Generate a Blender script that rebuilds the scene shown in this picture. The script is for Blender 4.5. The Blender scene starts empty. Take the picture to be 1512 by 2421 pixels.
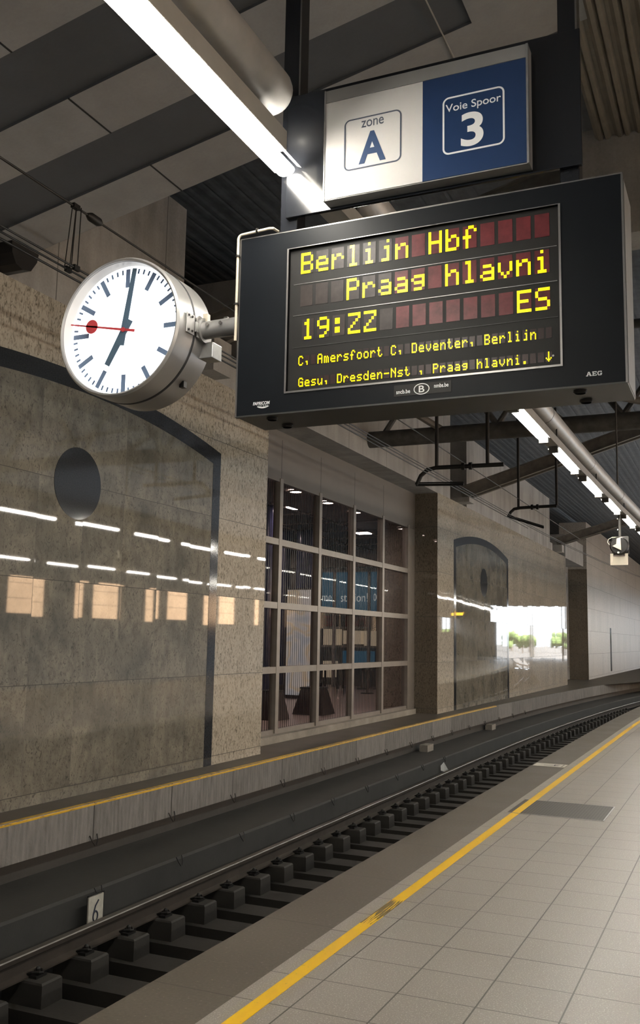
import bpy, math, random
from mathutils import Matrix, Vector
random.seed(7)
C = bpy.context.scene.collection
S = bpy.context.scene

# ------------------------------------------------------------------ camera
CAM_H = 1.757
yaw, pitch, roll = (math.radians(v) for v in (-24.1022, 7.6479, 1.0333))
F = Vector((math.sin(yaw)*math.cos(pitch), math.cos(yaw)*math.cos(pitch), math.sin(pitch)))
R0 = Vector((math.cos(yaw), -math.sin(yaw), 0)); U0 = R0.cross(F)
RR = math.cos(roll)*R0 + math.sin(roll)*U0
UU = -math.sin(roll)*R0 + math.cos(roll)*U0
cd = bpy.data.cameras.new('camera'); cam = bpy.data.objects.new('camera', cd); C.objects.link(cam)
M = Matrix((RR, UU, -F)).transposed().to_4x4(); M.translation = Vector((0, 0, CAM_H)); cam.matrix_world = M
cd.sensor_fit = 'VERTICAL'; cd.sensor_height = 24; cd.lens = 2216.96/2421*24
cd.clip_start = 0.05; cd.clip_end = 600
S.camera = cam
# ------------------------------------------------------------------ light and exposure
SKY = 6.0
LAMP = 88.0
S.view_settings.view_transform = 'Standard'; S.view_settings.look = 'None'
S.view_settings.gamma = 1.0; S.view_settings.use_curve_mapping = False
S.view_settings.exposure = 0.17
S.cycles.use_denoising = True
S.cycles.max_bounces = 8; S.cycles.diffuse_bounces = 4; S.cycles.glossy_bounces = 4
S.cycles.sample_clamp_indirect = 6.0
S.cycles.caustics_reflective = False; S.cycles.caustics_refractive = False
w = bpy.data.worlds.new('sky'); S.world = w; w.use_nodes = True
wn = w.node_tree.nodes; wl = w.node_tree.links
bg = wn['Background']; bg.inputs[0].default_value = (0.86, 0.93, 1.0, 1); bg.inputs[1].default_value = SKY

sl_ = bpy.data.lights.new('sun', 'SUN'); sl_.energy = 60.0; sl_.angle = .01; sl_.color = (1, .9, .76)
so_ = bpy.data.objects.new('sun', sl_); C.objects.link(so_)
so_.rotation_euler = Vector((.74, .22, -.64)).to_track_quat('-Z', 'Y').to_euler(); so_.location = (-60, -20, 60)
# ------------------------------------------------------------------ material helpers
class NT:
    def __init__(s, name):
        s.m = bpy.data.materials.new(name); s.m.use_nodes = True
        s.t = s.m.node_tree; s.n = s.t.nodes; s.l = s.t.links
        s.b = s.n['Principled BSDF']; s.geo = None
    def new(s, ty, **kw):
        n = s.n.new(ty)
        for k, v in kw.items(): setattr(n, k, v)
        return n
    def put(s, sock, v):
        if hasattr(v, 'is_linked') or isinstance(v, bpy.types.NodeSocket): s.l.new(v, sock)
        else: sock.default_value = v
    def math(s, op, a, b=None, c=None):
        n = s.new('ShaderNodeMath', operation=op); s.put(n.inputs[0], a)
        if b is not None: s.put(n.inputs[1], b)
        if c is not None: s.put(n.inputs[2], c)
        return n.outputs[0]
    def pos(s):
        if not s.geo:
            s.geo = s.new('ShaderNodeNewGeometry'); x = s.new('ShaderNodeSeparateXYZ')
            s.l.new(s.geo.outputs['Position'], x.inputs[0]); s.xyz = x.outputs
        return s.xyz
    def vec(s, x, y, z):
        n = s.new('ShaderNodeCombineXYZ')
        for i, v in enumerate((x, y, z)): s.put(n.inputs[i], v)
        return n.outputs[0]
    def noise(s, v, scale, detail=3, rough=.55, dist=0.0):
        n = s.new('ShaderNodeTexNoise'); s.l.new(v, n.inputs['Vector'])
        n.inputs['Scale'].default_value = scale; n.inputs['Detail'].default_value = detail
        n.inputs['Roughness'].default_value = rough; n.inputs['Distortion'].default_value = dist
        return n.outputs['Fac']
    def white(s, v):
        n = s.new('ShaderNodeTexWhiteNoise', noise_dimensions='3D'); s.l.new(v, n.inputs['Vector']); return n
    def ramp(s, f, stops):
        n = s.new('ShaderNodeValToRGB'); s.l.new(f, n.inputs[0]); e = n.color_ramp.elements
        while len(e) < len(stops): e.new(0.5)
        for i, (p, c) in enumerate(stops): e[i].position = p; e[i].color = c if len(c) == 4 else (*c, 1)
        return n.outputs[0]
    def mix(s, f, a, b, mode='MIX'):
        n = s.new('ShaderNodeMix', data_type='RGBA', blend_type=mode)
        s.put(n.inputs[0], f)
        for i, v in ((6, a), (7, b)):
            if isinstance(v, tuple): v = v if len(v) == 4 else (*v, 1)
            s.put(n.inputs[i], v)
        return n.outputs[2]
    def joint(s, c, origin, pitch, half):
        v = s.math('DIVIDE', s.math('SUBTRACT', c, origin), pitch)
        fr = s.math('FRACT', v); d = s.math('MULTIPLY', s.math('MINIMUM', fr, s.math('SUBTRACT', 1.0, fr)), pitch)
        return s.math('LESS_THAN', d, half), s.math('FLOOR', v)
    def done(s, col=None, rough=None, metal=None, bump=None, bumps=.2, dist=.01, spec=None):
        if col is not None: s.put(s.b.inputs['Base Color'], col if not isinstance(col, tuple) else (*col[:3], 1))
        if rough is not None: s.put(s.b.inputs['Roughness'], rough)
        if metal is not None: s.put(s.b.inputs['Metallic'], metal)
        if spec is not None: s.put(s.b.inputs['Specular IOR Level'], spec)
        if bump is not None:
            n = s.new('ShaderNodeBump'); n.inputs['Strength'].default_value = bumps; n.inputs['Distance'].default_value = dist
            s.l.new(bump, n.inputs['Height']); s.l.new(n.outputs[0], s.b.inputs['Normal'])
        return s.m

def plain(name, col, rough=.5, metal=0.0, var=.12, scale=6.0, spec=.5, bumps=0.0):
    t = NT(name); t.pos(); f = t.noise(t.geo.outputs['Position'], scale, 4)
    lo = tuple(max(0, c*(1-var*2)) for c in col); hi = tuple(c*(1+var*2) for c in col)
    c = t.ramp(f, [(.25, lo), (.75, hi)])
    return t.done(c, rough, metal, bump=f if bumps else None, bumps=bumps, spec=spec)

def emit(name, col, strength):
    t = NT(name); t.b.inputs['Base Color'].default_value = (*col, 1)
    t.pos(); f = t.noise(t.geo.outputs['Position'], 3.0, 2)
    c = t.mix(f, tuple(x*.97 for x in col), col)
    t.l.new(c, t.b.inputs['Emission Color'])
    t.b.inputs['Emission Strength'].default_value = strength; t.b.inputs['Roughness'].default_value = .3
    return t.m

def stone(name, pale, dark, kind, rough=.025, slab=(11.4950, .757), zslab=(.12, 1.1), tilt=.006):
    t = NT(name); x, y, z = t.pos(); y = t.math('ADD', y, t.math('SUBTRACT', x, -6.703))
    jy, cy = t.joint(y, slab[0], slab[1], .0028); jz, cz = t.joint(z, zslab[0], zslab[1], .004)
    wn = t.white(t.vec(cy, cz, 3.0)); rnd = wn.outputs['Value']
    sh = t.math('MULTIPLY', rnd, 40.0)
    if kind == 'fleck':
        v = t.vec(sh, t.math('MULTIPLY', y, 2.2), t.math('ADD', z, sh))
        f = t.noise(v, 15.0, 3, .6, 1.2); g = t.noise(v, 1.8, 3)
        c = t.ramp(f, [(.33, dark), (.43, tuple(.55*a+.45*b for a, b in zip(pale, dark))), (.52, pale), (.8, tuple(min(1, a*1.12) for a in pale))])
        c = t.mix(t.math('MULTIPLY', g, .55), c, tuple(a*.62 for a in pale), 'MIX')
    else:
        v = t.vec(sh, t.math('MULTIPLY', y, 1.5), t.math('ADD', z, sh))
        f = t.noise(v, 4.0, 6, .6, 1.2); g = t.noise(v, 1.1, 4, .55, .8); q = t.noise(v, 13.0, 3, .62, 2.4)
        c = t.ramp(f, [(.3, tuple(a*.72 for a in pale)), (.5, pale), (.72, tuple(min(1, a*1.16) for a in pale))])
        c = t.mix(t.ramp(q, [(.33, (.7, .7, .7)), (.46, (.0, .0, .0))]), c, dark)
        c = t.mix(t.ramp(q, [(.62, (.0, .0, .0)), (.70, (.35, .35, .35))]), c, tuple(min(1, a*1.5) for a in pale))
        c = t.mix(t.ramp(g, [(.42, (.0, .0, .0)), (.72, (.7, .7, .7))]), c, tuple(a*1.5 for a in dark))
    c = t.mix(t.math('MULTIPLY', t.math('SUBTRACT', rnd, .5), .25), c, (.0, .0, .0))
    j = t.math('MAXIMUM', jy, jz)
    c = t.mix(t.math('MAXIMUM', t.math('MULTIPLY', jz, .9), t.math('MULTIPLY', jy, .45)), c, (.018, .017, .015))
    # every slab of the cladding is hung a hair out of true
    sep = t.new('ShaderNodeVectorMath', operation='SUBTRACT'); t.l.new(wn.outputs['Color'], sep.inputs[0]); sep.inputs[1].default_value = (.5, .5, .5)
    sc = t.new('ShaderNodeVectorMath', operation='SCALE'); t.l.new(sep.outputs[0], sc.inputs[0]); sc.inputs['Scale'].default_value = tilt
    ad = t.new('ShaderNodeVectorMath', operation='ADD'); t.l.new(sc.outputs[0], ad.inputs[0]); t.l.new(t.geo.outputs['Normal'], ad.inputs[1])
    nm = t.new('ShaderNodeVectorMath', operation='NORMALIZE'); t.l.new(ad.outputs[0], nm.inputs[0])
    t.l.new(nm.outputs[0], t.b.inputs['Normal'])
    r = t.math('ADD', t.math('MULTIPLY', j, .6), rough)
    return t.done(c, r)

def concrete(name, col, var=.25, joints=None, streak=1.0, rough=.75):
    t = NT(name); x, y, z = t.pos()
    v = t.vec(x, y, t.math('MULTIPLY', z, .12 if streak else 1.0))
    f = t.noise(v, 2.6, 5, .6); g = t.noise(t.geo.outputs['Position'], 1.1, 4); h = t.noise(t.geo.outputs['Position'], 38.0, 3)
    k = t.math('ADD', t.math('ADD', t.math('MULTIPLY', f, .45), t.math('MULTIPLY', g, .4)), t.math('MULTIPLY', h, .15))
    lo = tuple(c*(1-var*1.8) for c in col); hi = tuple(c*(1+var*1.5) for c in col)
    c = t.ramp(k, [(.3, lo), (.7, hi)])
    if joints:
        ax, org, pit, half = joints
        j, _ = t.joint((x, y, z)[ax], org, pit, half); c = t.mix(t.math('MULTIPLY', j, .8), c, tuple(a*.15 for a in col))
    return t.done(c, rough, bump=h, bumps=.12)

MAT = {}
def mats():
    m = MAT
    m['stone_light'] = stone('polished_flecked_granite', (.455, .412, .34), (.10, .088, .07), 'fleck')
    m['stone_dark'] = stone('polished_veined_granite', (.20, .187, .155), (.048, .05, .046), 'swirl')
    t = NT('dark_granite_band'); t.pos(); f = t.noise(t.geo.outputs['Position'], 60, 3)
    m['band'] = t.done(t.ramp(f, [(.3, (.022, .024, .027)), (.7, (.034, .037, .041))]), .09)
    m['stone_shaded'] = stone('shaded_return_granite', (.17, .145, .11), (.05, .042, .033), 'fleck')  # darker, browner granite: shade of the recessed pier returns put into the colour
    m['stone_far'] = stone('pale_far_granite', (.42, .39, .35), (.2, .18, .16), 'fleck', rough=.42)
    m['concrete'] = concrete('raw_concrete', (.265, .258, .248), .28, joints=(1, 7.9, 2.1, .008))
    m['ceiling'] = concrete('ceiling_concrete', (.20, .195, .185), .14, streak=0)
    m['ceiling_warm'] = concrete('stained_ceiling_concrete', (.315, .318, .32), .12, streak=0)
    m['trough'] = concrete('dark_ceiling_concrete', (.088, .096, .108), .1, streak=0)  # darker grey concrete of the recessed bands
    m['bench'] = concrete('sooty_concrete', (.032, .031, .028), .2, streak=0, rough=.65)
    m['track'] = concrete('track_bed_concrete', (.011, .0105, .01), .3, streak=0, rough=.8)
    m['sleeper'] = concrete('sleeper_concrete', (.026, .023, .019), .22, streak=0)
    # ledge face: ribbed precast panels
    t = NT('precast_ledge_panels'); x, y, z = t.pos()
    j, cy = t.joint(y, 8.365, 1.489, .008); wn_ = t.white(t.vec(cy, 1.0, 2.0)).outputs['Value']
    rb = t.math('SINE', t.math('MULTIPLY', y, 95.0)); v = t.vec(x, t.math('MULTIPLY', y, 3.0), t.math('MULTIPLY', z, .6))
    f = t.noise(v, 5.0, 5, .65); h = t.noise(t.geo.outputs['Position'], 40, 3)
    c = t.ramp(t.math('ADD', t.math('MULTIPLY', f, .8), t.math('MULTIPLY', wn_, .2)), [(.3, (.07, .07, .065)), (.7, (.185, .183, .176))])
    c = t.mix(j, c, (.008, .008, .008))
    m['panels'] = t.done(c, .7, bump=t.math('ADD', t.math('MULTIPLY', rb, .4), h), bumps=.55, dist=.012)
    t = NT('brown_ledge_paving'); x, y, z = t.pos(); f = t.noise(t.geo.outputs['Position'], 1.2, 5); g = t.noise(t.geo.outputs['Position'], 30, 3)
    m['ledge'] = t.done(t.ramp(t.math('ADD', t.math('MULTIPLY', f, .7), t.math('MULTIPLY', g, .3)), [(.3, (.05, .043, .033)), (.7, (.105, .09, .07))]), .55)
    # platform tiles (laid along the curve: U across, V along)
    t = NT('speckled_platform_tiles'); uv = t.new('ShaderNodeUVMap'); sx = t.new('ShaderNodeSeparateXYZ'); t.l.new(uv.outputs[0], sx.inputs[0])
    ju, cu = t.joint(sx.outputs[0], -2.0403, .3999, .0042); jv, cv = t.joint(sx.outputs[1], 4.3129, .4019, .0034)
    wj = t.math('LESS_THAN', t.math('ABSOLUTE', t.math('SUBTRACT', sx.outputs[1], 5.5186)), .005)
    t.pos(); p = t.geo.outputs['Position']
    r = t.white(t.vec(cu, cv, 0.0)).outputs['Value']; f = t.noise(p, 1.3, 3); g = t.noise(p, 120.0, 2, .7)
    c = t.mix(f, (.218, .198, .168), (.312, .288, .252)); c = t.mix(t.math('MULTIPLY', r, .22), c, (.2, .18, .155))
    c = t.mix(t.math('MULTIPLY', t.math('GREATER_THAN', g, .62), .7), c, (.6, .57, .52))
    c = t.mix(t.math('MULTIPLY', t.math('LESS_THAN', g, .36), .5), c, (.1, .09, .075))
    j = t.math('MAXIMUM', t.math('MAXIMUM', ju, jv), wj)
    c = t.mix(t.math('MULTIPLY', j, .9), c, (.03, .026, .02))
    m['tile'] = t.done(c, t.math('ADD', t.math('MULTIPLY', f, .18), .3))
    t = NT('brown_edge_stone'); uv = t.new('ShaderNodeUVMap'); sx = t.new('ShaderNodeSeparateXYZ'); t.l.new(uv.outputs[0], sx.inputs[0])
    j, cv = t.joint(sx.outputs[1], 4.31, 1.25, .004); t.pos(); p = t.geo.outputs['Position']; f = t.noise(p, 1.6, 5); g = t.noise(p, 55.0, 3)
    c = t.ramp(t.math('ADD', t.math('MULTIPLY', f, .6), t.math('MULTIPLY', g, .4)), [(.34, (.068, .058, .043)), (.68, (.118, .101, .078))])
    c = t.mix(t.math('MULTIPLY', t.math('GREATER_THAN', g, .68), .6), c, (.24, .21, .17)); c = t.mix(t.math('MULTIPLY', j, .7), c, (.03, .026, .02))
    m['edge'] = t.done(c, t.math('ADD', t.math('MULTIPLY', f, .3), .38))
    t = NT('yellow_line_paint'); x, y, z = t.pos(); p = t.geo.outputs['Position']
    a = t.math('LESS_THAN', t.math('ABSOLUTE', t.math('SUBTRACT', y, 6.02)), .3)
    s1 = t.noise(t.vec(t.math('MULTIPLY', x, 110.0), t.math('MULTIPLY', y, 3.0), 0.0), 1.0, 4)
    edge = t.math('GREATER_THAN', s1, t.math('ADD', .38, t.math('MULTIPLY', t.math('ABSOLUTE', t.math('SUBTRACT', y, 6.02)), .55)))
    g = t.noise(p, 25, 4, .6); worn = t.math('MULTIPLY', t.math('GREATER_THAN', g, .66), .45)
    c = t.mix(t.noise(p, 3.0, 3), (.70, .40, .002), (.82, .49, .006))
    c = t.mix(worn, c, (.36, .25, .05)); c = t.mix(t.math('MULTIPLY', t.math('MULTIPLY', a, edge), .88), c, (.06, .05, .03))
    m['yellow'] = t.done(c, .42)
    t = NT('chipped_ledge_edge_paint'); x, y, z = t.pos()
    g = t.noise(t.vec(x, t.math('MULTIPLY', y, 5.0), t.math('MULTIPLY', z, 40.0)), 2.0, 5, .65)
    m['yellow_old'] = t.done(t.ramp(g, [(.36, (.2, .14, .05)), (.45, (.55, .33, .02)), (.7, (.62, .38, .03))]), .5)
    m['rail'] = plain('rail_steel_rust', (.05, .04, .032), .55, .3)
    m['rail_top'] = plain('worn_rail_head', (.13, .12, .11), .35, 1.0, .05)
    m['iron'] = plain('blackened_iron', (.018, .017, .016), .5, .5)
    m['black'] = plain('glossy_black_panel', (.012, .013, .016), .16, 0, .05)
    m['board'] = plain('board_black_paint', (.007, .0085, .011), .38, 0, .05, spec=.13)
    m['board_lip'] = plain('board_underside_paint', (.035, .036, .034), .4, 0, .05)
    m['glassblack'] = plain('display_face', (.016, .0155, .015), .45, 0, .1, spec=.2)
    m['cell'] = plain('unlit_cell_red_reflection', (.115, .018, .022), .32, 0, .2, 20, spec=.3)  # reddish reflection on the display put into the cell colour
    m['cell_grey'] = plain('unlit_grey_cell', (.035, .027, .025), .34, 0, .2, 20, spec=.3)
    m['cell_small'] = plain('unlit_small_cell', (.03, .016, .015), .3, 0, .2, 20, spec=.3)
    m['led'] = emit('lit_yellow_dots', (1.0, .82, .0), .92)
    m['alu'] = plain('brushed_aluminium', (.5, .5, .49), .32, .85, .05, 30)
    m['bezel'] = plain('bezel_trim', (.3, .29, .28), .3, .9, .05)
    m['clock_metal'] = plain('clock_painted_steel', (.36, .355, .345), .36, .55, .04)
    m['seam'] = plain('rubber_seal', (.02, .02, .022), .6)
    m['dial'] = emit('backlit_dial', (.97, .985, 1.0), 1.25)
    m['dial_mark'] = plain('dial_marks', (.13, .19, .3), .5, 0, .03)  # blue-grey lift from the glowing dial painted into the marks
    m['hand'] = plain('clock_hands', (.075, .125, .18), .45, 0, .03)  # slate tone has the dial's glare painted in
    m['red_hand'] = plain('red_second_hand', (.5, .05, .06), .45, 0, .03)
    m['white_sign'] = plain('white_sign_face', (.62, .605, .585), .28, 0, .015)
    m['blue_sign'] = plain('blue_sign_face', (.016, .038, .105), .25, 0, .03)
    m['navy'] = plain('navy_lettering', (.035, .065, .14), .4, 0, .03)
    m['white_ink'] = plain('white_lettering', (.8, .8, .8), .4, 0, .01)
    m['grey_ink'] = plain('grey_outline', (.07, .085, .12), .4, 0, .02)
    m['strip'] = plain('satin_aluminium_strip', (.3, .295, .285), .35, .3, .03)
    m['duct'] = plain('galvanised_duct', (.42, .41, .39), .42, .35, .05, 9)
    m['trunk'] = plain('white_trunking', (.36, .345, .31), .4, .1, .05)
    m['trunk_dark'] = plain('lamp_end_bracket', (.06, .055, .05), .4, .2)
    m['lamp'] = emit('fluorescent_diffuser', (1.0, .95, .85), LAMP)
    m['frame'] = plain('window_frame_paint', (.23, .21, .188), .4, .2, .06)
    m['head'] = plain('window_head_panels', (.125, .114, .102), .5, 0, .04, 2)
    m['sill'] = concrete('window_sill_stone', (.24, .22, .19), .25, streak=0)
    t = NT('striped_glass'); x, y, z = t.pos()
    st = t.math('LESS_THAN', t.math('FRACT', t.math('DIVIDE', y, .085)), .38)
    g = t.n.new('ShaderNodeBsdfGlass'); tr = t.n.new('ShaderNodeBsdfTransparent'); tr.inputs[0].default_value = (.9, .84, .82, 1)
    gl = t.n.new('ShaderNodeBsdfGlossy'); gl.inputs[0].default_value = (.9, .9, .9, 1); gl.inputs['Roughness'].default_value = .02
    t.n.remove(g)
    fr = t.new('ShaderNodeFresnel'); fr.inputs[0].default_value = 1.25
    mx = t.new('ShaderNodeMixShader'); t.l.new(t.math('MULTIPLY', fr.outputs[0], .22), mx.inputs[0]); t.l.new(tr.outputs[0], mx.inputs[1]); t.l.new(gl.outputs[0], mx.inputs[2])
    t.b.inputs['Base Color'].default_value = (.006, .005, .006, 1); t.b.inputs['Roughness'].default_value = .3; t.b.inputs['Specular IOR Level'].default_value = .08
    m2 = t.new('ShaderNodeMixShader'); t.l.new(t.math('MULTIPLY', st, .75), m2.inputs[0]); t.l.new(mx.outputs[0], m2.inputs[1]); t.l.new(t.b.outputs[0], m2.inputs[2])
    t.l.new(m2.outputs[0], t.n['Material Output'].inputs[0]); m['glass'] = t.m
    m['dark_wall'] = plain('dark_hall_paint', (.065, .068, .073), .8)
    m['roof'] = plain('sooty_roof_sheet', (.105, .113, .122), .8)
    m['deck'] = plain('roof_sheet_taupe', (.21, .192, .163), .5, .2, .08)
    m['steel'] = plain('dusty_steel', (.07, .069, .065), .6, .1, .2)
    m['steel_pale'] = plain('pale_steel_channel', (.14, .13, .115), .55, .1, .15)
    m['white_plastic'] = plain('cream_white_metal', (.55, .5, .4), .4, 0, .03)
    m['mat'] = None
    t = NT('ribbed_grating'); x, y, z = t.pos()
    a, _ = t.joint(x, 0.0, .03, .006); b, _ = t.joint(y, 0.0, .022, .006)
    c = t.mix(t.math('MAXIMUM', a, b), (.02, .019, .017), (.085, .078, .066)); m['mat'] = t.done(c, .5, .3)
    m['plate'] = plain('marker_plate', (.5, .47, .4), .4, 0, .08, 20)
    m['paper'] = plain('paper_white', (.6, .6, .58), .6, 0, .05)
    m['ink'] = plain('ink_blue_black', (.015, .018, .035), .6)
    m['shop_blue'] = emit('shop_banner_blue', (.012, .05, .085), .7)
    m['shop_text'] = emit('shop_banner_letters', (.5, .55, .55), .5)
    m['col_blue'] = plain('blue_enamel_column', (.035, .038, .085), .15, .1)
    m['hall_floor'] = plain('hall_floor', (.34, .27, .25), .3)
    m['hall_wall'] = plain('hall_wall', (.12, .1, .09), .7)
    m['red'] = plain('red_machine', (.35, .02, .02), .3)
    m['maroon'] = plain('maroon_goods', (.22, .04, .04), .5, 0, .3, 12)
    m['dark_cabinet'] = plain('dark_cabinet', (.035, .025, .025), .4)
    m['shelf'] = plain('shelf_metal', (.3, .27, .25), .4, .3)
    m['poster'] = None
    t = NT('advert_panel'); x, y, z = t.pos(); f = t.noise(t.geo.outputs['Position'], .9, 2, .5, 1.5)
    c = t.ramp(f, [(.40, (.5, .5, .48)), (.5, (.5, .43, .3)), (.56, (.5, .5, .48)), (.68, (.36, .4, .44))])
    t.l.new(c, t.b.inputs['Emission Color']); t.b.inputs['Emission Strength'].default_value = .3; m['poster'] = t.done(c, .4)
    m['shop_box'] = emit('glowing_shelf_goods', (.5, .42, .3), .35)  # goods glow faintly in place of shop lighting
    m['downlight'] = emit('downlight', (1, .82, .74), 70.0)
    m['stool'] = plain('black_leather', (.02, .018, .017), .35)
    m['orange_led'] = emit('orange_display', (1.0, .55, .02), 5.0)
    m['facade'] = concrete('sunlit_orange_brick', (.6, .42, .28), .18, joints=(2, 0, .9, .02), streak=0)
    m['leaf'] = plain('foliage', (.07, .12, .03), .8, 0, .4, 1.5)
    m['bark'] = plain('bark', (.08, .06, .045), .8)
    m['ballast'] = plain('grey_ballast', (.06, .06, .062), .9, 0, .3, 14, bumps=.3)
mats()

# ------------------------------------------------------------------ mesh helpers
WPOS = {}
class MB:
    def __init__(s): s.v = []; s.f = []; s.uv = None
    def add(s, vs, fs):
        k = len(s.v); s.v += [tuple(v) for v in vs]; s.f += [tuple(i+k for i in f) for f in fs]; return s
    def box(s, x0, x1, y0, y1, z0, z1):
        return s.add([(x0,y0,z0),(x1,y0,z0),(x1,y1,z0),(x0,y1,z0),(x0,y0,z1),(x1,y0,z1),(x1,y1,z1),(x0,y1,z1)],
                     [(0,3,2,1),(4,5,6,7),(0,1,5,4),(1,2,6,5),(2,3,7,6),(3,0,4,7)])
    def prism(s, pts, a, b, axis):
        # closed outline pts (2D) pushed along axis from a to b
        n = len(pts)
        def P(p, t): return {0:(t,p[0],p[1]), 1:(p[0],t,p[1]), 2:(p[0],p[1],t)}[axis]
        vs = [P(p, a) for p in pts] + [P(p, b) for p in pts]
        return s.add(vs, [tuple(range(n)), tuple(range(2*n-1, n-1, -1))] + [(i, i+n, (i+1) % n+n, (i+1) % n) for i in range(n)])
    def tube(s, path, r, n=10, caps=True):
        path = [Vector(p) for p in path]; rs = r if isinstance(r, (list, tuple)) else [r]*len(path)
        vs = []; up = None
        for i, p in enumerate(path):
            d = (path[min(i+1, len(path)-1)] - path[max(i-1, 0)]).normalized()
            if up is None: up = Vector((0,0,1)) if abs(d.z) < .9 else Vector((1,0,0))
            a = d.cross(up).normalized(); b = a.cross(d).normalized(); up = b
            vs += [p + rs[i]*(math.cos(t)*a + math.sin(t)*b) for t in [2*math.pi*k/n for k in range(n)]]
        fs = [(i*n+k, i*n+(k+1) % n, (i+1)*n+(k+1) % n, (i+1)*n+k) for i in range(len(path)-1) for k in range(n)]
        if caps: fs += [tuple(range(n-1, -1, -1)), tuple((len(path)-1)*n+k for k in range(n))]
        return s.add(vs, fs)
    def lathe(s, prof, c, axis=1, n=64, caps=True):
        # prof: (radius, t) pairs along the axis through c
        vs = []
        for r, t in prof:
            for k in range(n):
                a = 2*math.pi*k/n; u, v = r*math.cos(a), r*math.sin(a)
                vs.append({1:(c[0]+u, t, c[2]+v), 2:(c[0]+u, c[1]+v, t), 0:(t, c[1]+u, c[2]+v)}[axis])
        m = len(prof); fs = [(i*n+k, i*n+(k+1) % n, (i+1)*n+(k+1) % n, (i+1)*n+k) for i in range(m-1) for k in range(n)]
        if caps: fs += [tuple(range(n-1, -1, -1)), tuple((m-1)*n+k for k in range(n))]
        return s.add(vs, fs)
    def sweep(s, prof, ys, off, closed=False, uvs=False):
        # profile of (x, z) pairs carried along y with a sideways shift
        n = len(prof); vs = [(x+off(y), y, z) for y in ys for x, z in prof]
        m = n if closed else n-1
        fs = [(i*n+k, i*n+(k+1) % n, (i+1)*n+(k+1) % n, (i+1)*n+k) for i in range(len(ys)-1) for k in range(m)]
        if closed: fs += [tuple(range(n)), tuple((len(ys)-1)*n+k for k in range(n-1, -1, -1))]
        if uvs: s.uv = [(x, y) for y in ys for x, z in prof]
        return s.add(vs, fs)
    def build(s, name, mat, parent=None, smooth=False, bevel=0, keep=False):
        xs, ys, zs = zip(*s.v)
        c = Vector((0,0,0)) if keep else Vector(((min(xs)+max(xs))/2, (min(ys)+max(ys))/2, min(zs)))
        me = bpy.data.meshes.new(name); me.from_pydata([Vector(v)-c for v in s.v], [], s.f)
        if s.uv:
            ul = me.uv_layers.new(name='UVMap')
            for lp in me.loops: ul.data[lp.index].uv = s.uv[lp.vertex_index]
        import bmesh
        bm = bmesh.new(); bm.from_mesh(me); bmesh.ops.recalc_face_normals(bm, faces=bm.faces); bm.to_mesh(me); bm.free()
        me.materials.append(MAT[mat])
        if smooth:
            for p in me.polygons: p.use_smooth = True
            me.set_sharp_from_angle(angle=math.radians(40))
        o = bpy.data.objects.new(name, me); C.objects.link(o); o.location = c; WPOS[o.name] = c
        if parent:
            o.parent = parent; o.matrix_parent_inverse = Matrix.Translation(-WPOS[parent.name])
        if bevel:
            b = o.modifiers.new('bevel', 'BEVEL'); b.width = bevel; b.segments = 2; b.limit_method = 'ANGLE'
        return o
def box(*a): return MB().box(*a)
def tag(o, label, cat, group=None, kind=None):
    o['label'] = label; o['category'] = cat
    if group: o['group'] = group
    if kind: o['kind'] = kind
    return o
def thing(name, label, cat, loc, group=None):
    o = bpy.data.objects.new(name, None); C.objects.link(o); o.location = loc; o.empty_display_size = .1
    WPOS[o.name] = Vector(loc); return tag(o, label, cat, group)
def struct(o, label=None, cat=None):
    o['kind'] = 'structure'
    if label: o['label'] = label
    if cat: o['category'] = cat
    return o
def dup(root, delta, label, group=None):
    r = root.copy(); C.objects.link(r); r.location = Vector(root.location) + Vector(delta); r['label'] = label
    if group: r['group'] = group
    for ch in list(root.children):
        c = ch.copy(); C.objects.link(c); c.parent = r; c.matrix_parent_inverse = ch.matrix_parent_inverse.copy()
        for g in list(ch.children):
            d = g.copy(); C.objects.link(d); d.parent = c; d.matrix_parent_inverse = g.matrix_parent_inverse.copy()
    return r
def text(body, x0, x1, z0, z1, y, mat, name, parent, fat=0.0, depth=.0008, shear=0.0):
    cu = bpy.data.curves.new('lettering', 'FONT'); cu.body = body; cu.extrude = .01; cu.offset = fat; cu.shear = shear
    o = bpy.data.objects.new('lettering', cu); C.objects.link(o)
    bpy.context.view_layer.update()
    me = bpy.data.meshes.new_from_object(o.evaluated_get(bpy.context.evaluated_depsgraph_get()))
    bpy.data.objects.remove(o); bpy.data.curves.remove(cu)
    vs = [v.co.copy() for v in me.vertices]; fs = [tuple(p.vertices) for p in me.polygons]; bpy.data.meshes.remove(me)
    ax, bx = min(v.x for v in vs), max(v.x for v in vs); ay, by = min(v.y for v in vs), max(v.y for v in vs)
    m = MB(); m.add([(x0+(v.x-ax)/(bx-ax)*(x1-x0), y-depth*(v.z+.01)/.02, z0+(v.y-ay)/(by-ay)*(z1-z0)) for v in vs], fs)
    return m.build(name, mat, parent)
ORD = ['first','second','third','fourth','fifth','sixth','seventh','eighth','ninth','tenth','eleventh','twelfth','thirteenth','fourteenth','fifteenth','sixteenth','seventeenth','eighteenth','nineteenth']
def ordinal(n):
    if n <= 19: return ORD[n-1]
    T = {2:'twent',3:'thirt',4:'fort',5:'fift',6:'sixt',7:'sevent',8:'eight',9:'ninet'}
    return T[n//10]+'ieth' if n % 10 == 0 else T[n//10]+'y-'+ORD[n % 10-1]

def trk(y): return max(0, y-20)**2/530.0          # the track, ledge and platform edge start to bend to the right
def lof(y): return max(0, y-9)**2/700.0           # the lamp run bends with the platform
YS = [-6,0,4,8,12,16,20]+[22+2*i for i in range(43)]
YSF = [y for y in YS if y <= 106]
XW = -6.706

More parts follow.
